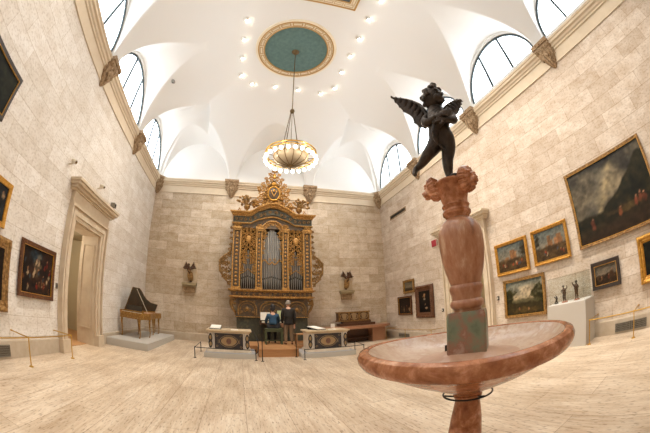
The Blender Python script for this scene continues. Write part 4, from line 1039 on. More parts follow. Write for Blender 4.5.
def leafy(mb, c, r, y, n, rn, ri=.025):
    """acanthus scroll: a spiral with leaves off its outside"""
    d = rn.choice((-1, 1)); a0 = rn.uniform(0, 6.3); p = spiral(c, r, 1.25, a0, d, 20)
    mb.tube([(q[0], y, q[1]) for q in p], [ri*(1-.5*i/19) for i in range(20)], 6)
    mb.ball((c[0], y-.01, c[1]), r*.2, 8, m=5)
    for k in range(n):
        i = 1+k*2; q = p[min(i, 15)]; a = math.atan2(q[1]-c[1], q[0]-c[0])+d*.5; L_ = r*rn.uniform(.4, .75)
        mb.tube([(q[0], y, q[1]), (q[0]+L_*.6*math.cos(a), y-.03, q[1]+L_*.6*math.sin(a)), (q[0]+L_*math.cos(a+.5*d), y-.01, q[1]+L_*math.sin(a+.5*d))], [ri*.8, ri*1.1, ri*.25], 6, .55)
def sym(mb, fn):
    n0 = len(mb.v); f0 = len(mb.f); fn(mb); vs = mb.v[n0:]; fs = mb.f[f0:]
    mb.add([(2*OX-x, y, z) for x, y, z in vs], [tuple(i-n0 for i in f)[::-1] for f in fs])
# lower cornice
def mould_bar(mb, x0, x1, y, z, pf):
    for (o_, za, zb) in pf: mb.box(x0-o_, y-o_, z+za, x1+o_, 13.40, z+zb)
a = MB(); mould_bar(a, -.42, 3.02, 12.28, 2.08, ((.03, 0, .03), (.09, .03, .07), (.03, .07, .10))); mould_bar(a, -.42, 3.02, 12.28, 2.34, ((.03, 0, .03), (.07, .03, .06), (.13, .06, .10)))
a.build('lower_cornice', 'gold', t, smooth=False)
MB().box(-.42, 12.28, 2.18, 3.02, 13.40, 2.34).build('frieze_board', 'organ_wood', t, smooth=False)
a = MB(); rn = random.Random(4)
for i in range(16): leafy(a, (-.3+i*.215, 2.26), .062, 12.27, 2, rn, .013)
a.build('frieze_carving', 'gold', t)
a = MB()
def bracket(mb):
    p = spiral((-.30, 1.92), .14, 1.1, PI*.5, -1, 18); mb.tube([(q[0], 12.45, q[1]) for q in p], [.05]*18, 8)
    mb.tube([(-.42, 12.45, 2.05), (-.44, 12.45, 1.85), (-.36, 12.45, 1.62), (-.24, 12.45, 1.45), (-.24, 12.45, 1.34)], [.06, .07, .06, .05, .03], 8)
sym(a, bracket); a.build('side_bracket', 'gold_dull', t)
# main case: back, sides, pilasters
MB().box(-.40, 12.75, 2.44, 3.02, 13.40, 5.7).build('case_back', 'organ_dark', t, smooth=False)
a = MB()
for x0, x1 in ((-.42, -.05), (.60, .87), (1.75, 2.02), (2.67, 3.04)): a.box(x0, 12.36, 2.44, x1, 12.8, 5.3)
a.box(-.42, 12.36, 5.12, 3.04, 12.8, 5.72)
a.box(-.42, 12.44, 2.44, 3.04, 12.8, 2.50)
a.build('case_front', 'organ_wood', t, smooth=False)
for x0, x1 in ((-.42, -.05), (.60, .87), (1.75, 2.02), (2.67, 3.04)):
    p = MB(); w_ = x1-x0; y = 12.36
    for xa in (x0, x1-.055): p.box(xa, y-.05, 2.5, xa+.055, y, 5.05)
    p.box(x0-.02, y-.08, 2.44, x1+.02, y, 2.56).box(x0-.02, y-.08, 4.98, x1+.02, y, 5.06).box(x0-.03, y-.11, 5.06, x1+.03, y, 5.14)
    n = 15
    for i in range(n):
        z = 2.66+i*.158; p.ball(((x0+x1)/2, y-.02, z), (w_*.17, .03, .05), 8, m=5)
    cr = random.Random(int(x0*100)+900)
    for k in range(3): leafy(p, (x0+w_*(.2+.3*k), 5.22), .075, y-.06, 3, cr, .018)
    leafy(p, (x0+w_*.5, 4.78), .08, y-.05, 3, cr, .016)
    p.build('pilaster', 'gold', t)
# pipes
def pipes(x0, x1, n, zf, r):
    for i in range(n):
        x = x0+(x1-x0)*(i+.5)/n; k = abs((i+.5)/n-.5)*2; zt = zf(k); zb = 2.5; foot = .35+.12*(1-k)
        p = MB().lathe([(r*.28, 0), (r, foot), (r, foot+.001), (r, zt-zb), (r*.9, zt-zb), (r*.9, zt-zb-.02), (.0001, zt-zb-.02)], (x, 12.52, zb), 14)
        o = p.build('organ_pipe', 'pipe', organ, ang=25)
        MB().box(x-r*.5, 12.52-r-.004, zb+foot+.02, x+r*.5, 12.52-r*.75, zb+foot+.09).build('pipe_mouth', 'organ_dark', o, smooth=False)
pipes(.88, 1.74, 11, lambda k: 5.30-.75*k, .036)
pipes(-.04, .59, 7, lambda k: 4.15-.5*k, .036)
pipes(2.03, 2.66, 7, lambda k: 4.15-.5*k, .036)
# carved fretwork hanging in the bays
def fret(cx, hw, ztop, zside, zmid, seed, zb=3.2):
    a = MB(); rn = random.Random(seed); y = 12.38
    def half(mb):
        z = ztop-.08; row = 0
        while z > zb:
            k = (ztop-z)/(ztop-zb); xin = 0.0 if z > zmid else (zmid-z)/(zmid-zb)*hw*.88
            x = hw-.06
            while x > xin:
                leafy(mb, (cx-x, z+rn.uniform(-.02, .02)), .082, y+rn.uniform(-.02, .02), 5, rn, .022); x -= .15
            z -= .155; row += 1
    n0 = len(a.v); f0 = len(a.f); half(a); vs = a.v[n0:]; fs = a.f[f0:]
    a.add([(2*cx-x, yy, zz) for x, yy, zz in vs], [tuple(i-n0 for i in f)[::-1] for f in fs])
    return a
a = fret(.275, .32, 5.1, 3.6, 3.9, 5, 3.1); a.tube([(-.04, 12.38, 3.10), (.12, 12.36, 3.2), (.275, 12.35, 3.32), (.43, 12.36, 3.2), (.59, 12.38, 3.10)], .022, 6)
a.ball((.275, 12.34, 4.6), (.12, .05, .17), 12); a.build('fretwork', 'gold', t)
a = fret(2.345, .32, 5.1, 3.6, 3.9, 5, 3.1); a.tube([(2.03, 12.38, 3.10), (2.19, 12.36, 3.2), (2.345, 12.35, 3.32), (2.5, 12.36, 3.2), (2.66, 12.38, 3.10)], .022, 6)
a.ball((2.345, 12.34, 4.6), (.12, .05, .17), 12); a.build('fretwork', 'gold', t)
a = MB(); rn = random.Random(9)
def arch_fret(mb):
    for i in range(9):
        an = PI*.5*i/8; mb_r = .40
        leafy(mb, (OX-mb_r*math.sin(an)*1.0, 5.02+.36*math.cos(an)), .085, 12.37, 4, rn, .02)
    for z in (4.86, 4.70, 4.54, 4.38, 4.22, 4.06): leafy(mb, (OX-.38, z), .075-.02*(4.86-z), 12.37, 4, rn, .017)
    for z in (4.86, 4.66): leafy(mb, (OX-.27, z+.1), .05, 12.38, 3, rn, .014)
sym(a, arch_fret); a.tube([XZ((OX+.46*math.cos(PI*i/20), 5.05+.42*math.sin(PI*i/20)), 12.34) for i in range(21)], .03, 8)
a.build('fretwork', 'gold', t)
a = MB()
def roll(mb):
    pts = [(OX-.46+.46*i/12, 12.38, 3.62+.10*math.sin(PI*i/12*2)+.05*i/12) for i in range(13)]; mb.tube(pts, [.028]*13, 6); leafy(mb, (OX-.12, 3.74), .06, 12.36, 3, rn, .014); leafy(mb, (OX-.34, 3.74), .05, 12.36, 3, rn, .012)
sym(a, roll); a.build('pipe_band', 'gold', t)
# entablature following an arch in the middle
def ent_z(x):
    u = abs(x-OX); 
    if u > 1.05: return 0
    if u > .55: return .28*(0.5+.5*math.cos(PI*(u-.55)/.5))**1.0
    return .28+.17*math.cos(PI/2*u/.55)
xs_ = [-.44]+[OX-1.2+2.4*i/40 for i in range(41)]+[3.06]
def sweep(mb, zoff, pf, e=1.0):
    rings = []
    for i, x in enumerate(xs_):
        z = zoff+ent_z(x)*e; ring = []
        for (o_, dz) in pf:
            xx = x-o_*.9 if i == 0 else (x+o_*.9 if i == len(xs_)-1 else x); ring.append((xx, 12.34-o_, z+dz))
        ring += [(ring[-1][0], 13.40, z+pf[-1][1]), (ring[0][0], 13.40, z+pf[0][1])]; rings.append(ring)
    mb.loft(rings)
a = MB(); sweep(a, 5.62, [(0, 0), (.05, .0), (.05, .03), (.09, .05), (.10, .09), (.16, .12), (.17, .15), (.20, .16), (.20, .20), (.1, .21)]); a.build('main_cornice', 'gold', t, ang=30)
a = MB(); sweep(a, 5.28, [(0, 0), (.06, .0), (.07, .03), (.02, .06)], .75); a.build('architrave', 'gold', t, ang=30)
a = MB(); sweep(a, 5.34, [(0, 0), (.015, .0), (.015, .28), (0, .28)], .9); a.build('frieze', 'organ_green', t, ang=30)
a = MB(); rn = random.Random(31)
def fr_c(mb):
    for i in range(8): x = -.3+i*.21; leafy(mb, (x, 5.47+ent_z(x)*.85), .07, 12.31, 3, rn, .016)
sym(a, fr_c); a.build('frieze_scrolls', 'gold_dull', t)
# crest
a = MB(); rn = random.Random(12)
def crest(mb):
    for (x, z, r) in ((.16, 6.35, .16), (.42, 6.30, .17), (.62, 6.48, .14), (.60, 6.78, .16), (.70, 7.0, .10), (.40, 6.62, .16), (.36, 7.0, .17), (.50, 7.22, .13), (.26, 7.32, .14), (.36, 7.50, .10), (.14, 7.55, .12), (.20, 7.74, .09), (.08, 7.86, .07), (.74, 6.28, .12), (.88, 6.18, .09)):
        leafy(mb, (OX-x, z), r*.8, 12.34+rn.uniform(-.06, .06), 7, rn, .030); leafy(mb, (OX-x+.04, z-.05), r*.6, 12.48, 6, rn, .028)
sym(a, crest); a.build('crest_scrolls', 'gold', t)
MB().ball((OX, 12.36, 6.78), (.26, .10, .32), 20, m=12).build('cartouche', 'organ_wood', t)
a = MB().tube([(OX+.27*math.cos(2*PI*i/30), 12.30, 6.78+.33*math.sin(2*PI*i/30)) for i in range(31)], .035, 8)
a.tube([(OX-.14, 12.25, 6.9), (OX, 12.24, 6.62), (OX+.14, 12.25, 6.9)], .03, 6).ball((OX, 12.24, 6.9), .06, 8).ball((OX, 12.3, 7.24), (.13, .1, .10), 10).ball((OX, 12.34, 7.62), (.09, .08, .12), 10)
a.tube([(OX, 12.34, 7.6), (OX, 12.34, 7.95)], [.06, .02], 8); a.build('cartouche_frame', 'gold_bright', t)
MB().prism([(-.55, 0), (.55, 0), (.5, .35), (.42, .8), (.2, 1.25), (0, 1.45), (-.2, 1.25), (-.42, .8), (-.5, .35)], (OX, 12.5, 6.1), (1, 0, 0), (0, 0, 1), (0, 1, 0), .06).build('crest_board', 'gold_dull', t, smooth=False)
# flower urns
for cx, sd in ((.12, 1), (2.50, 2)):
    a = MB().lathe([(.0001, 0), (.12, 0), (.10, .04), (.05, .08), (.05, .12), (.13, .2), (.15, .28), (.11, .33), (.13, .36), (.0001, .36)], (cx, 12.42, 5.83), 20)
    u_ = a.build('flower_urn', 'gold_dull', t); b_ = MB(); rn = random.Random(sd)
    for k in range(34):
        an = rn.uniform(-.1, PI+.1); L_ = rn.uniform(.22, .52); yy = rn.uniform(-.12, .12)
        e = (cx+L_*1.05*math.cos(an), 12.42+yy, 6.2+L_*.85*math.sin(an)); b_.tube([(cx, 12.42, 6.15), ((cx+e[0])/2, 12.42+yy*.5, (6.15+e[2])/2+.03), e], [.012, .02, .01], 5)
        b_.ball(e, (.062, .045, .055), 7, m=5)
    b_.build('carved_flowers', 'gold_dull', u_)
    c_ = MB()
    for sg in (-1, 1): leafy(c_, (cx+sg*.3, 5.93), .1, 12.4, 5, rn, .022)
    c_.build('urn_scrolls', 'gold', u_)
# side wings
for sg, nm in ((-1, 'left'), (1, 'right')):
    a = MB(); rn = random.Random(77)
    E0 = OX-1.74
    for (x, z, r) in ((.10, 4.12, .09), (.13, 3.92, .11), (.30, 3.72, .13), (.42, 3.55, .13), (.22, 3.50, .14), (.40, 3.25, .14), (.18, 3.22, .14), (.30, 3.0, .14), (.12, 2.92, .12), (.10, 2.70, .09), (.50, 3.68, .07), (.10, 4.35, .07), (.08, 4.6, .07), (.08, 4.85, .07), (.08, 5.1, .07)):
        leafy(a, (E0-x+.02, z), r*.85, 12.42+rn.uniform(-.05, .05), 6, rn, .026); 
        if r > .1: leafy(a, (E0-x, z), r*.6, 12.5, 5, rn, .03)
    a.tube([(E0, 12.45, 4.3), (E0-.1, 12.45, 4.0), (E0-.35, 12.45, 3.85), (E0-.52, 12.45, 3.6), (E0-.50, 12.45, 3.2), (E0-.30, 12.45, 2.9), (E0-.06, 12.45, 2.62)], [.02, .04, .045, .05, .05, .045, .02], 8)
    if sg == 1: a.v = [(2*OX-x, y, z) for x, y, z in a.v]
    a.build('carved_wing', 'gold_dull', t)
a = MB(); a.box(-.44, 12.4, 2.44, -.40, 13.40, 5.7).box(3.02, 12.4, 2.44, 3.06, 13.40, 5.7); a.build('case_side', 'organ_wood', t, smooth=False)

# ------------------------------------------------------------------ wooden platform, altar-front cabinets
t = thing('organ_platform', 'orange-brown wooden platform in front of the organ', 'platform', (1.24, 11, 0))
MB().box(.55, 9.65, 0, 1.87, 12.05, .24).build('riser', 'oak', t, smooth=False)
MB().box(.55, 9.62, .24, 1.87, 12.05, .275).build('deck', 'oak', t, smooth=False)
MB().box(-.9, 10.6, 0, .55, 12.05, .274).box(1.87, 10.6, 0, 3.4, 12.05, .274).build('side_deck', 'oak', t, smooth=False)
def altar(x0, x1, lab, labp, zb=.25, zt=.9, px0=0, px1=0):
    p = thing('cabinet_base', labp, 'plinth', ((x0+x1)/2, 9.8, 0))
    MB().box(px0, 9.22, 0, px1, 10.45, .16).build('base_block', 'white_base', p, smooth=False, bevel=.004)
    MB().box(px0+.02, 9.24, .16, px1-.02, 10.43, .17).build('base_carpet', 'grey_base', p, smooth=False)
    t = thing('marble_cabinet', lab, 'cabinet', ((x0+x1)/2, 9.85, .171))
    yf = 9.45
    MB().box(x0+.03, yf, .26, x1-.03, 10.25, zt-.09).build('body', 'cream_marble', t, smooth=False)
    MB().box(x0-.03, yf-.06, .171, x1+.03, 10.3, .225).box(x0, yf-.03, .225, x1, 10.28, .262).build('foot_moulding', 'cream_marble', t, smooth=False)
    MB().box(x0, yf-.03, zt-.09, x1, 10.28, zt-.05).box(x0-.05, yf-.08, zt-.05, x1+.05, 10.33, zt).build('top_slab', 'cap_stone', t, smooth=False, bevel=.006)
    W_ = x1-x0; c = (x0+x1)/2; zm = (.26+zt-.09)/2; hh = (zt-.35)/2
    hp = W_*.335
    MB().box(c-hp, yf-.012, zm-hh*.92, c+hp, yf, zm+hh*.92).build('front_panel', 'slate', t, smooth=False)
    orn = MB(); L_ = hp*.52
    ov = [(L_*math.cos(2*PI*i/40)*(1+.08*math.cos(8*PI*i/40)), hh*.62*math.sin(2*PI*i/40)*(1+.10*math.cos(4*PI*i/40))) for i in range(40)]
    orn.prism(ov, (c, yf-.014, zm), (1, 0, 0), (0, 0, 1), (0, -1, 0), .004); orn.build('cartouche_inlay', 'inlay', t, smooth=False)
    MB().prism([(L_*.34*math.cos(2*PI*i/24), hh*.36*math.sin(2*PI*i/24)) for i in range(24)], (c, yf-.019, zm), (1, 0, 0), (0, 0, 1), (0, -1, 0), .004).build('inlay_medallion', 'inlay_red', t, smooth=False)
    ln = MB()
    ln.tube([(c+(L_+.045)*math.cos(2*PI*i/48)*(1+.09*math.cos(8*PI*i/48)), yf-.015, zm+(hh*.62+.035)*math.sin(2*PI*i/48)*(1+.08*math.cos(4*PI*i/48))) for i in range(49)], .008, 5)
    for sx_ in (-1, 1):
        for sz_ in (-1, 1):
            ln.tube([(c+sx_*(hp-.07)+q[0], yf-.014, zm+sz_*(hh*.65)+q[1]) for q in spiral((0, 0), .045, 1.2, 0, sx_*sz_, 14)], .006, 5)
        for k in range(5): ln.tube([(c+sx_*(L_+.06+.01*k), yf-.014, zm-.05+.025*k), (c+sx_*(L_+.12), yf-.014, zm-.06+.03*k)], .005, 5)
    ln.build('scroll_inlay', 'inlay', t)
    for sx_ in (-1, 1):
        px = c+sx_*W_*.435
        e = MB(); w2 = W_*.055
        ov = [(w2*(1-.38*abs(math.cos(PI*i/40*2))**4*0-.30*math.exp(-((math.sin(2*PI*i/40))/.22)**2))*math.cos(2*PI*i/40), hh*.88*math.sin(2*PI*i/40)) for i in range(40)]
        e.prism(ov, (px, yf-.012, zm), (1, 0, 0), (0, 0, 1), (0, -1, 0), .006); e.build('end_panel', 'slate', t, smooth=False)
        g = MB()
        for dz in (-.5, .5): g.prism([(w2*.5*math.cos(2*PI*i/16), hh*.26*math.sin(2*PI*i/16)+dz*hh*.8) for i in range(16)], (px, yf-.019, zm), (1, 0, 0), (0, 0, 1), (0, -1, 0), .004)
        g.build('end_inlay', 'inlay', t, smooth=False)
        MB().box(c+sx_*W_*.365-.018, yf-.02, .262, c+sx_*W_*.365+.018, yf, zt-.09).build('pilaster_strip', 'white_base', t, smooth=False)
    return t
altar(-1.09, .27, 'black and cream inlaid marble cabinet left of the organ platform', 'white base under the left inlaid cabinet', px0=-1.20, px1=.44)
altar(2.13, 3.52, 'black and cream inlaid marble cabinet right of the organ platform', 'white base under the right inlaid cabinet', px0=1.90, px1=3.72)
# panels and cards on the cabinets
def infoboard(x, y, rz, label):
    t = thing('sloping_board', label, 'board', (x, y, .9), rz)
    MB().box(-.17, -.28, .06, .17, .28, .08).xf(Matrix.Rotation(.14, 4, 'X')).build('panel', 'paper', t, local=True, smooth=False)
    MB().box(-.19, -.30, .04, .19, .30, .06).xf(Matrix.Rotation(.14, 4, 'X')).build('black_backing', 'black_metal', t, local=True, smooth=False)
    MB().box(-.17, -.26, .004, .17, -.22, .02).box(-.17, .22, .004, .17, .26, .07).build('foot', 'black_metal', t, local=True, smooth=False)
infoboard(-.86, 9.92, 0, 'white sloping board on black backing on left inlaid cabinet')
infoboard(2.55, 9.95, .5, 'white sloping board on black backing on right inlaid cabinet')
for x, lab in ((-.22, 'small white card lying on left inlaid cabinet'), (3.0, 'small white card lying on right inlaid cabinet')):
    o = MB().box(x-.12, 9.48, .901, x+.12, 9.62, .925).build('paper_card', 'paper', loc=(x, 9.55, .9), smooth=False); tag(o, lab, 'card')
o = MB().box(3.62, 10.2, .80, 3.80, 10.24, .98).build('paper_sign', 'paper', loc=(3.7, 10.2, .8), smooth=False)
tag(o, 'small white paper notice standing behind right cabinet', 'sign')
o.location.z = .78; o.location.x = 3.95; o.location.y = 12.45; o['label'] = 'small white paper notice standing on the long reddish bench'
# black iron barriers
def barrier(label, posts, z, hang=False):
    t = thing('iron_barrier', label, 'barrier', (posts[0][0], posts[0][1], 0))
    for (x, y, h) in posts:
        MB().tube([(x, y, 0), (x, y, h)], .014, 8).lathe([(.0001, 0), (.05, 0), (.05, .01), (.0001, .012)], (x, y, 0), 12).build('post', 'black_metal', t)
    if z: MB().tube([(x, y, z) for x, y, h in posts], .012, 8).build('rail', 'black_metal', t)
    return t
barrier('low black iron barrier round the left inlaid cabinet', [(-1.46, 10.4, .36), (-1.46, 8.98, .36), (.42, 8.95, .36)], .34)
barrier('low black iron barrier round the right inlaid cabinet', [(1.92, 8.95, .36), (3.93, 9.05, .36), (4.15, 10.4, .36)], .34)
barrier('thin tall black stanchion left of the platform steps', [(.61, 8.85, 1.18)], 0)
barrier('thin tall black stanchion right of the platform steps', [(1.77, 9.55, 1.12)], 0)
t = thing('black_cable', 'black hanging cable beside the left cabinet', 'cable', (.42, 9.6, .3))
MB().tube([(.32, 9.9, .86), (.42, 9.8, .80), (.52, 9.6, .60), (.54, 9.5, .40), (.50, 9.3, .22), (.42, 9.15, .19)], .018, 8).build('cable', 'black_metal', t)

# bench, chair and music
def bench(x, y, w_, h, label, m_):
    t = thing('organ_bench', label, 'bench', (x, y, .275)); z = .275
    MB().box(x-w_/2-.03, y-.18, z+h-.05, x+w_/2+.03, y+.18, z+h).build('seat', m_, t, smooth=False, bevel=.006)
    for sx_ in (-1, 1):
        for sy_ in (-1, 1): MB().box(x+sx_*w_/2-.03, y+sy_*.14-.025, z, x+sx_*w_/2+.03, y+sy_*.14+.025, z+h-.05).build('leg', m_, t, smooth=False)
    MB().box(x-w_/2, y-.02, z+.12, x+w_/2, y+.02, z+.16).box(x-w_/2, y-.17, z+h-.13, x+w_/2, y-.15, z+h-.05).build('stretcher', m_, t, smooth=False)
bench(1.21, 11.15, .60, .62, 'dark green wooden organ bench under the seated person', 'green_bench')
t = thing('side_stool', 'orange wooden frame stool right of the standing person', 'stool', (2.25, 10.9, .275))
a = MB()
MB().box(1.98, 10.7, .66, 2.52, 11.1, .70).build('seat', 'oak', t, smooth=False)
for x in (2.0, 2.46):
    for y in (10.72, 11.04): MB().box(x, y, .275, x+.04, y+.04, .66).build('leg', 'oak', t, smooth=False)
MB().box(2.0, 10.72, .36, 2.5, 10.74, .40).box(2.0, 11.04, .36, 2.5, 11.06, .40).build('stretcher', 'oak', t, smooth=False)
t = thing('music_book', 'open white sheet music on the organ desk left of the player', 'music', (.95, 12.2, 1.2))
MB().box(.80, 12.25, 1.17, 1.08, 12.265, 1.50).build('page', 'paper', t, smooth=False)
MB().box(1.09, 12.25, 1.17, 1.2, 12.265, 1.50).build('page', 'paper', t, smooth=False)
o = MB().box(1.50, 12.20, 1.20, 1.68, 12.22, 1.58).build('music_sheet', 'paper_g', loc=(1.6, 12.2, 1.2), smooth=False); tag(o, 'pale green music sheet standing right of the seated player', 'music')

# ------------------------------------------------------------------ people
def limb_hand(mb, w_, f, u_, s=1.0):
    hand(mb, Vector(w_), Vector(f), Vector(u_), 2.1*s)
def head(t, c, yawz, pitchx, hair, bald=False):
    mb = MB()
    mb.ball((0, 0, 0), (.078, .095, .115), 20, m=14); mb.ball((0, .035, -.055), (.055, .06, .06), 14, m=8)
    mb.tube([(0, .088, .02), (0, .112, -.018), (0, .098, -.03)], [.010, .016, .010], 8)
    for sg in (-1, 1):
        mb.ball((sg*.032, .083, .012), (.014, .010, .009), 8); mb.ball((sg*.08, -.005, -.005), (.012, .022, .032), 10); mb.ball((sg*.033, .086, .032), (.02, .008, .006), 8)
    mb.ball((0, .09, -.055), (.024, .010, .008), 10); mb.ball((0, .085, -.09), (.02, .018, .016), 8)
    mt = Matrix.Translation(c) @ Matrix.Rotation(yawz, 4, 'Z') @ Matrix.Rotation(pitchx, 4, 'X'); mb.xf(mt); mb.build('face', 'skin', t)
    h = MB()
    if bald:
        for k in range(15):
            a = PI+PI*(k-1)/12; h.ball((.076*math.cos(a), .088*math.sin(a)-.004, -.012), (.022, .022, .042), 8)
        h.ball((0, -.012, .022), (.080, .096, .102), 18, m=12)
    else:
        h.ball((0, -.018, .018), (.092, .103, .112), 18, m=12); h.ball((0, -.05, -.055), (.075, .06, .085), 14, m=8); h.ball((0, -.045, -.12), (.062, .05, .075), 12, m=8); rn = random.Random(2)
        for k in range(26):
            a = rn.uniform(PI*.95, PI*2.05); h.ball((.078*math.cos(a), .085*math.sin(a), rn.uniform(-.085, .03)), (.026, .028, .045), 8)
    h.xf(mt); h.build('hair', hair, t)
# seated player, back to the viewer (facing +y)
px, py, pz = 1.20, 11.12, .275
t = thing('person', 'person with dark hair in blue top seated playing the organ', 'person', (px, py, .895))
zs = .905
def arm(s_, hx, hy, hz): return [((px+s_*.175, py+.03, zs+.48), .055), ((px+s_*.24, py+.10, zs+.28), .044), ((px+s_*.22, py+.24, zs+.17), .038), (((px+s_*.22+hx)/2, (py+.26+hy)/2+.0, (zs+.17+hz)/2), .033), ((hx, hy, hz), .024)]
body = [((px, py, zs+.10), (.17, .13)), ((px, py+.02, zs+.24), (.145, .11)), ((px, py+.04, zs+.38), (.16, .11)), ((px, py+.04, zs+.49), (.14, .085)), ((px, py+.05, zs+.57), .06), ((px, py+.07, zs+.70), .055)]
la, ra = arm(-1, px-.14, py+.98, 1.15), arm(1, px+.14, py+.98, 1.15)
la = [la[0], ((px-.25, py+.14, zs+.27), .044), ((px-.235, py+.30, zs+.20), .038), ((px-.19, py+.62, zs+.24), .032), ((px-.15, py+.86, 1.18), .022)]
ra = [ra[0], ((px+.25, py+.14, zs+.27), .044), ((px+.235, py+.30, zs+.20), .038), ((px+.19, py+.62, zs+.24), .032), ((px+.15, py+.86, 1.18), .022)]
legs = []
for s_ in (-1, 1): legs += [((px+s_*.09, py+.05, zs+.07), .085), ((px+s_*.11, py+.28, zs+.06), .075), ((px+s_*.12, py+.46, zs+.04), .062), ((px+s_*.12, py+.48, zs-.2), .05), ((px+s_*.12, py+.46, pz+.10), .035), ((px+s_*.12, py+.50, pz+.05), .035), ((px+s_*.12, py+.62, pz+.035), .03)]
nodes = body+la+ra+legs
edges = [(0, 1), (1, 2), (2, 3), (3, 4), (4, 5), (3, 6)]+[(6+i, 7+i) for i in range(4)]+[(3, 11)]+[(11+i, 12+i) for i in range(4)]+[(0, 16)]+[(16+i, 17+i) for i in range(6)]+[(0, 23)]+[(23+i, 24+i) for i in range(6)]
skin('body', nodes, edges, 'skin', t)
def grow(nodes, g): return [(p, (r+g) if isinstance(r, (int, float)) else (r[0]+g, r[1]+g)) for p, r in nodes]
skin('blue_top', grow(body[:4], .022)+[(body[4][0], .10)]+grow([la[0]], .03)+grow(la[1:4], .018)+grow([ra[0]], .03)+grow(ra[1:4], .018), [(0, 1), (1, 2), (2, 3), (3, 4), (3, 5), (5, 6), (6, 7), (7, 8), (3, 9), (9, 10), (10, 11), (11, 12)], 'teal', t)
skin('black_trousers', grow([body[0]]+[legs[i] for i in (0, 1, 2, 3, 4)]+[legs[i] for i in (7, 8, 9, 10, 11)], .018), [(0, 1), (1, 2), (2, 3), (3, 4), (4, 5), (0, 6), (6, 7), (7, 8), (8, 9), (9, 10)], 'black_skirt', t)
a = MB()
for s_ in (-1, 1): a.tube([(px+s_*.12, py+.43, pz+.045), (px+s_*.12, py+.54, pz+.045), (px+s_*.12, py+.68, pz+.03)], [.042, .045, .032], 10, .8)
a.build('shoes', 'black_metal', t)
a = MB(); limb_hand(a, (px-.15, py+.87, 1.175), (.1, 1, -.15), (0, 0, 1)); limb_hand(a, (px+.15, py+.87, 1.175), (-.1, 1, -.15), (0, 0, 1)); a.build('hands', 'skin', t)
head(t, (px, py+.085, 1.71), 0, -.25, 'hair_dark')
# standing companion
px, py, pz = 1.76, 10.95, .275
t = thing('person', 'grey-haired person in black jacket and khaki trousers standing beside the player', 'person', (px, py, pz))
def Q(x, y, z): return (px+x, py+y, pz+z)
body = [(Q(0, 0, .90), (.15, .11)), (Q(0, 0, 1.04), (.145, .10)), (Q(0, .01, 1.2), (.17, .11)), (Q(0, .01, 1.34), (.16, .09)), (Q(0, .02, 1.42), .055), (Q(0, .035, 1.48), .052)]
la = [(Q(-.185, .01, 1.33), .055), (Q(-.235, -.01, 1.12), .048), (Q(-.23, .07, .95), .038), (Q(-.2, .16, .82), .024)]
ra = [(Q(.185, .01, 1.33), .055), (Q(.235, -.02, 1.10), .048), (Q(.24, .02, .92), .038), (Q(.23, .06, .78), .024)]
legs = []
for s_ in (-1, 1): legs += [(Q(s_*.085, 0, .84), .088), (Q(s_*.10, .0, .62), .078), (Q(s_*.105, .02, .45), .060), (Q(s_*.11, -.005, .26), .052), (Q(s_*.115, -.02, .08), .036), (Q(s_*.12, .02, .045), .034), (Q(s_*.135, .14, .03), .03)]
nodes = body+la+ra+legs
edges = [(0, 1), (1, 2), (2, 3), (3, 4), (4, 5), (3, 6), (6, 7), (7, 8), (8, 9), (3, 10), (10, 11), (11, 12), (12, 13), (0, 14)]+[(14+i, 15+i) for i in range(6)]+[(0, 21)]+[(21+i, 22+i) for i in range(6)]
skin('body', nodes, edges, 'skin', t)
skin('black_jacket', grow([(Q(0, 0, .74), (.165, .135)), (Q(0, 0, .83), (.16, .125)), (Q(0, 0, .93), (.15, .115))]+body[1:4], .024)+[(body[4][0], .105)]+grow([la[0]], .03)+grow(la[1:4], .02)+grow([ra[0]], .03)+grow(ra[1:4], .02), [(0, 1), (1, 2), (2, 3), (3, 4), (4, 5), (5, 6), (5, 7), (7, 8), (8, 9), (9, 10), (5, 11), (11, 12), (12, 13), (13, 14)], 'dark_cloth', t, root=2)
skin('khaki_trousers', grow([(Q(0, 0, .92), (.10, .08))]+legs[0:5]+legs[7:12], .020), [(0, 1), (1, 2), (2, 3), (3, 4), (4, 5), (0, 6), (6, 7), (7, 8), (8, 9), (9, 10)], 'khaki', t)
a = MB()
for s_ in (-1, 1): a.tube([Q(s_*.115, -.06, .04), Q(s_*.12, .05, .045), Q(s_*.14, .2, .028)], [.040, .045, .030], 10, .8)
a.build('shoes', 'walnut', t)
a = MB(); limb_hand(a, Q(-.2, .16, .81), (.1, .35, -1), (0, 1, .2)); limb_hand(a, Q(.23, .06, .77), (-.05, .15, -1), (0, 1, .2)); a.build('hands', 'skin', t)
head(t, Q(0, .05, 1.585), .35, -.1, 'hair_grey', bald=True)

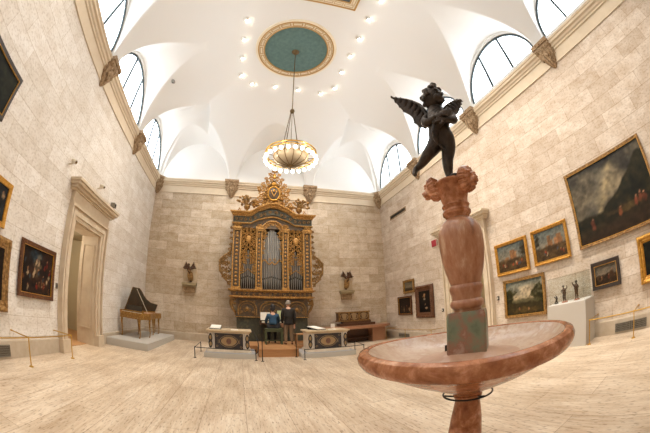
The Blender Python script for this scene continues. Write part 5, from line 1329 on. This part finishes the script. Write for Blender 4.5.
# ------------------------------------------------------------------ winged figures on the back wall
def angel(cx, zb, sg, label, lab2):
    t = thing('wall_shelf', lab2, 'shelf', (cx, YB, zb))
    MB().box(cx-.34, YB-.32, zb-.10, cx+.34, YB, zb).box(cx-.31, YB-.28, zb-.16, cx+.31, YB, zb-.10).build('shelf_board', 'olive', t, smooth=False)
    MB().box(cx-.27, YB-.12, zb-.42, cx+.27, YB, zb-.16).build('bracket', 'corbel', t, smooth=False)
    MB().box(cx-.33, YB-.03, zb, cx+.33, YB, zb+(.95 if sg > 0 else .5)).build('back_board', 'cap_stone', t, smooth=False)
    t = thing('winged_figure', label, 'sculpture', (cx, YB-.18, zb)); y = YB-.2
    P = lambda x, d, z: (cx+sg*x, y-d, zb+z)
    nodes = [(P(.05, 0, .16), (.11, .08)), (P(.03, 0, .34), (.13, .09)), (P(-.02, 0, .5), .08), (P(-.04, .03, .64), (.09, .07)), (P(-.04, .04, .73), .035), (P(-.05, .06, .81), .055),
             (P(.08, 0, .03), .05), (P(.06, .03, .64), .035), (P(.17, .06, .66), .03), (P(.27, .06, .72), .022), (P(-.13, .03, .66), .035), (P(-.23, .06, .62), .028), (P(-.33, .06, .68), .02)]
    skin('body', nodes, [(0, 1), (1, 2), (2, 3), (3, 4), (4, 5), (0, 6), (3, 7), (7, 8), (8, 9), (3, 10), (10, 11), (11, 12)], 'bronze_light', t, subd=1)
    for s2 in (-1, 1):
        a = MB()
        for k in range(6): a.tube([P(-.03+s2*.03, -.06, .66), P(-.03+s2*(.10+.02*k), -.09, .76+.02*k-.03*k), P(-.03+s2*(.20+.025*k), -.08, .98-.06*k)], [.02, .04, .012], 6, .4)
        a.build('wing', 'bronze_light', t)
    a = MB()
    for k in range(6): a.tube([P(-.08+.04*k, .05, .5), P(-.06+.045*k, .10, .3), P(-.02+.04*k, .08, .1)], [.015, .03, .015], 6)
    a.tube([P(-.1, .04, .6), P(.05, .1, .5), P(.16, .05, .42)], [.02, .035, .02], 6); a.build('robe_folds', 'gold_dull', t)
    MB().ball(P(-.05, .05, .83), (.06, .06, .055), 8).build('hair', 'bronze_light', t)
angel(-2.40, 2.64, 1, 'dark carved winged figure on the back wall left of the organ', 'olive wall shelf with pale backing left of the organ')
angel(5.0, 2.5, -1, 'dark carved winged figure on the back wall right of the organ', 'olive wall shelf with pale backing right of the organ')

# ------------------------------------------------------------------ long bench, carved chest on the right of the organ
t = thing('long_bench', 'long reddish wooden bench in the far right corner', 'bench', (5.7, 12.8, 0))
MB().prism([(3.6, 13.3), (3.6, 12.35), (5.2, 12.15), (6.5, 12.25), (6.9, 12.6), (6.98, 13.3)], (0, 0, .66), (1, 0, 0), (0, 1, 0), (0, 0, 1), .12).build('bench_top', 'redwood', t, smooth=False, bevel=.008)
MB().box(5.85, 12.4, 0, 6.5, 13.2, .66).build('end_block', 'redwood', t, smooth=False)
MB().box(3.6, 12.9, 0, 5.85, 13.0, .66).build('back_panel', 'walnut', t, smooth=False)
MB().box(3.65, 12.45, .08, 3.72, 13.2, .66).build('end_block', 'redwood', t, smooth=False)
MB().box(3.7, 12.5, .2, 5.85, 12.9, .23).build('lower_shelf', 'walnut', t, smooth=False)
t = thing('wooden_step', 'dark brown wooden block under the carved chest', 'block', (5.2, 13.1, .78))
MB().box(4.4, 12.82, .781, 6.2, 13.28, .90).build('lower_block', 'walnut', t, smooth=False); MB().box(4.6, 12.87, .90, 6.0, 13.24, 1.0).build('upper_block', 'walnut', t, smooth=False)
t = thing('carved_chest', 'long carved chest with three shield panels beside the organ', 'chest', (5.15, 13.05, 1.0))
MB().box(4.38, 12.9, 1.001, 5.92, 13.22, 1.42).build('body', 'walnut', t, smooth=False)
MB().box(4.34, 12.86, 1.40, 5.96, 13.24, 1.46).box(4.34, 12.86, 1.001, 5.96, 13.24, 1.05).build('moulding', 'gold_dull', t, smooth=False)
for cx in (4.66, 5.15, 5.64):
    a = MB().prism([(-.10, .12), (.10, .12), (.11, 0), (.06, -.11), (0, -.15), (-.06, -.11), (-.11, 0)], (cx, 12.9, 1.23), (1, 0, 0), (0, 0, 1), (0, -1, 0), .035)
    a.tube([(cx+.19*math.cos(2*PI*i/20), 12.89, 1.225+.14*math.sin(2*PI*i/20)) for i in range(21)], .02, 6); a.build('shield_panel', 'inlay', t)
for cx in (4.42, 4.90, 5.40, 5.88):
    a = MB().tube([(cx, 12.88, 1.05), (cx, 12.85, 1.2), (cx, 12.88, 1.4)], [.03, .045, .03], 8); a.build('corner_figure', 'gold_dull', t)

# ------------------------------------------------------------------ chandelier
CX, CY, CZ = XM+.0, 7.62, 6.02
t = thing('chandelier', 'large round brass chandelier with a ring of lit bulbs hanging before the organ', 'chandelier', (CX, CY, CZ))
def hoop(mb, r, z, rr, n=64, flat=1): return mb.tube([(CX+r*math.cos(2*PI*i/n), CY+r*math.sin(2*PI*i/n), z) for i in range(n+1)], rr, 6)
a = MB(); hoop(a, .77, CZ+.14, .022); hoop(a, .77, CZ+.05, .015); hoop(a, .52, CZ+.03, .014); a.build('outer_ring', 'brass', t)
a = MB(); prf = [(.52*math.cos(x)+.0, CZ+.03-.30*math.sin(x)) for x in [PI/2*i/8 for i in range(9)]]
vs = []; n = 40
a.lathe([(max(r, .03), z-CZ) for r, z in prf], (CX, CY, CZ), 48); a.build('glass_dish', 'glass_shade', t)
a = MB()
for k in range(12):
    an = 2*PI*k/12; a.tube([(CX+max(r, .03)*1.01*math.cos(an), CY+max(r, .03)*1.01*math.sin(an), z-.006) for r, z in prf], .011, 6)
    a.tube([(CX+.52*math.cos(an), CY+.52*math.sin(an), CZ+.03), (CX+.77*math.cos(an), CY+.77*math.sin(an), CZ+.06)], .011, 6)
a.build('rib', 'rod', t)
MB().lathe([(.0001, -.42), (.02, -.41), (.03, -.38), (.015, -.35), (.05, -.31), (.09, -.28), (.06, -.25), (.0001, -.24)], (CX, CY, CZ), 20).build('finial', 'rod', t)
for k in range(24):
    an = 2*PI*k/24; x, y = CX+.77*math.cos(an), CY+.77*math.sin(an)
    c_ = MB().lathe([(.0001, .05), (.025, .05), (.03, 0), (.022, -.03), (.0001, -.03)], (x, y, CZ), 10).build('lamp_holder', 'brass', t)
    MB().ball((x, y, CZ-.075), (.055, .055, .062), 12, m=8).build('bulb', 'bulb', c_)
a = MB()
for k in range(4):
    an = 2*PI*k/4+.5; a.tube([(CX+.05*math.cos(an), CY+.05*math.sin(an), 7.8), (CX+.24*math.cos(an), CY+.24*math.sin(an), 6.75), (CX+.30*math.cos(an), CY+.30*math.sin(an), CZ+.35), (CX+.76*math.cos(an), CY+.76*math.sin(an), CZ+.14)], .012, 6)
hoop(a, .29, CZ+.42, .012, 32); a.build('hanger', 'rod', t)
MB().tube([(CX, CY, 7.75), (CX, CY, ZC-.05)], .016, 8).ball((CX, CY, 7.84), (.08, .08, .09), 12).tube([(CX, CY, 7.8), (CX, CY, 6.9), (CX, CY, 6.2)], .008, 6).build('rod', 'rod', t)
MB().lathe([(.0001, -.16), (.05, -.14), (.13, -.06), (.15, -.02), (.0001, -.016)], (CX, CY, ZC), 24).build('ceiling_rose', 'rod', t)
for k in range(6):
    ld = bpy.data.lights.new('chandelier_lamp', 'POINT'); ld.energy = 7; ld.color = (1, .82, .58); ld.shadow_soft_size = .06
    lo = bpy.data.objects.new('chandelier_lamp', ld); COL.objects.link(lo); lo.location = (CX+.86*math.cos(PI*k/3), CY+.86*math.sin(PI*k/3), CZ-.18)
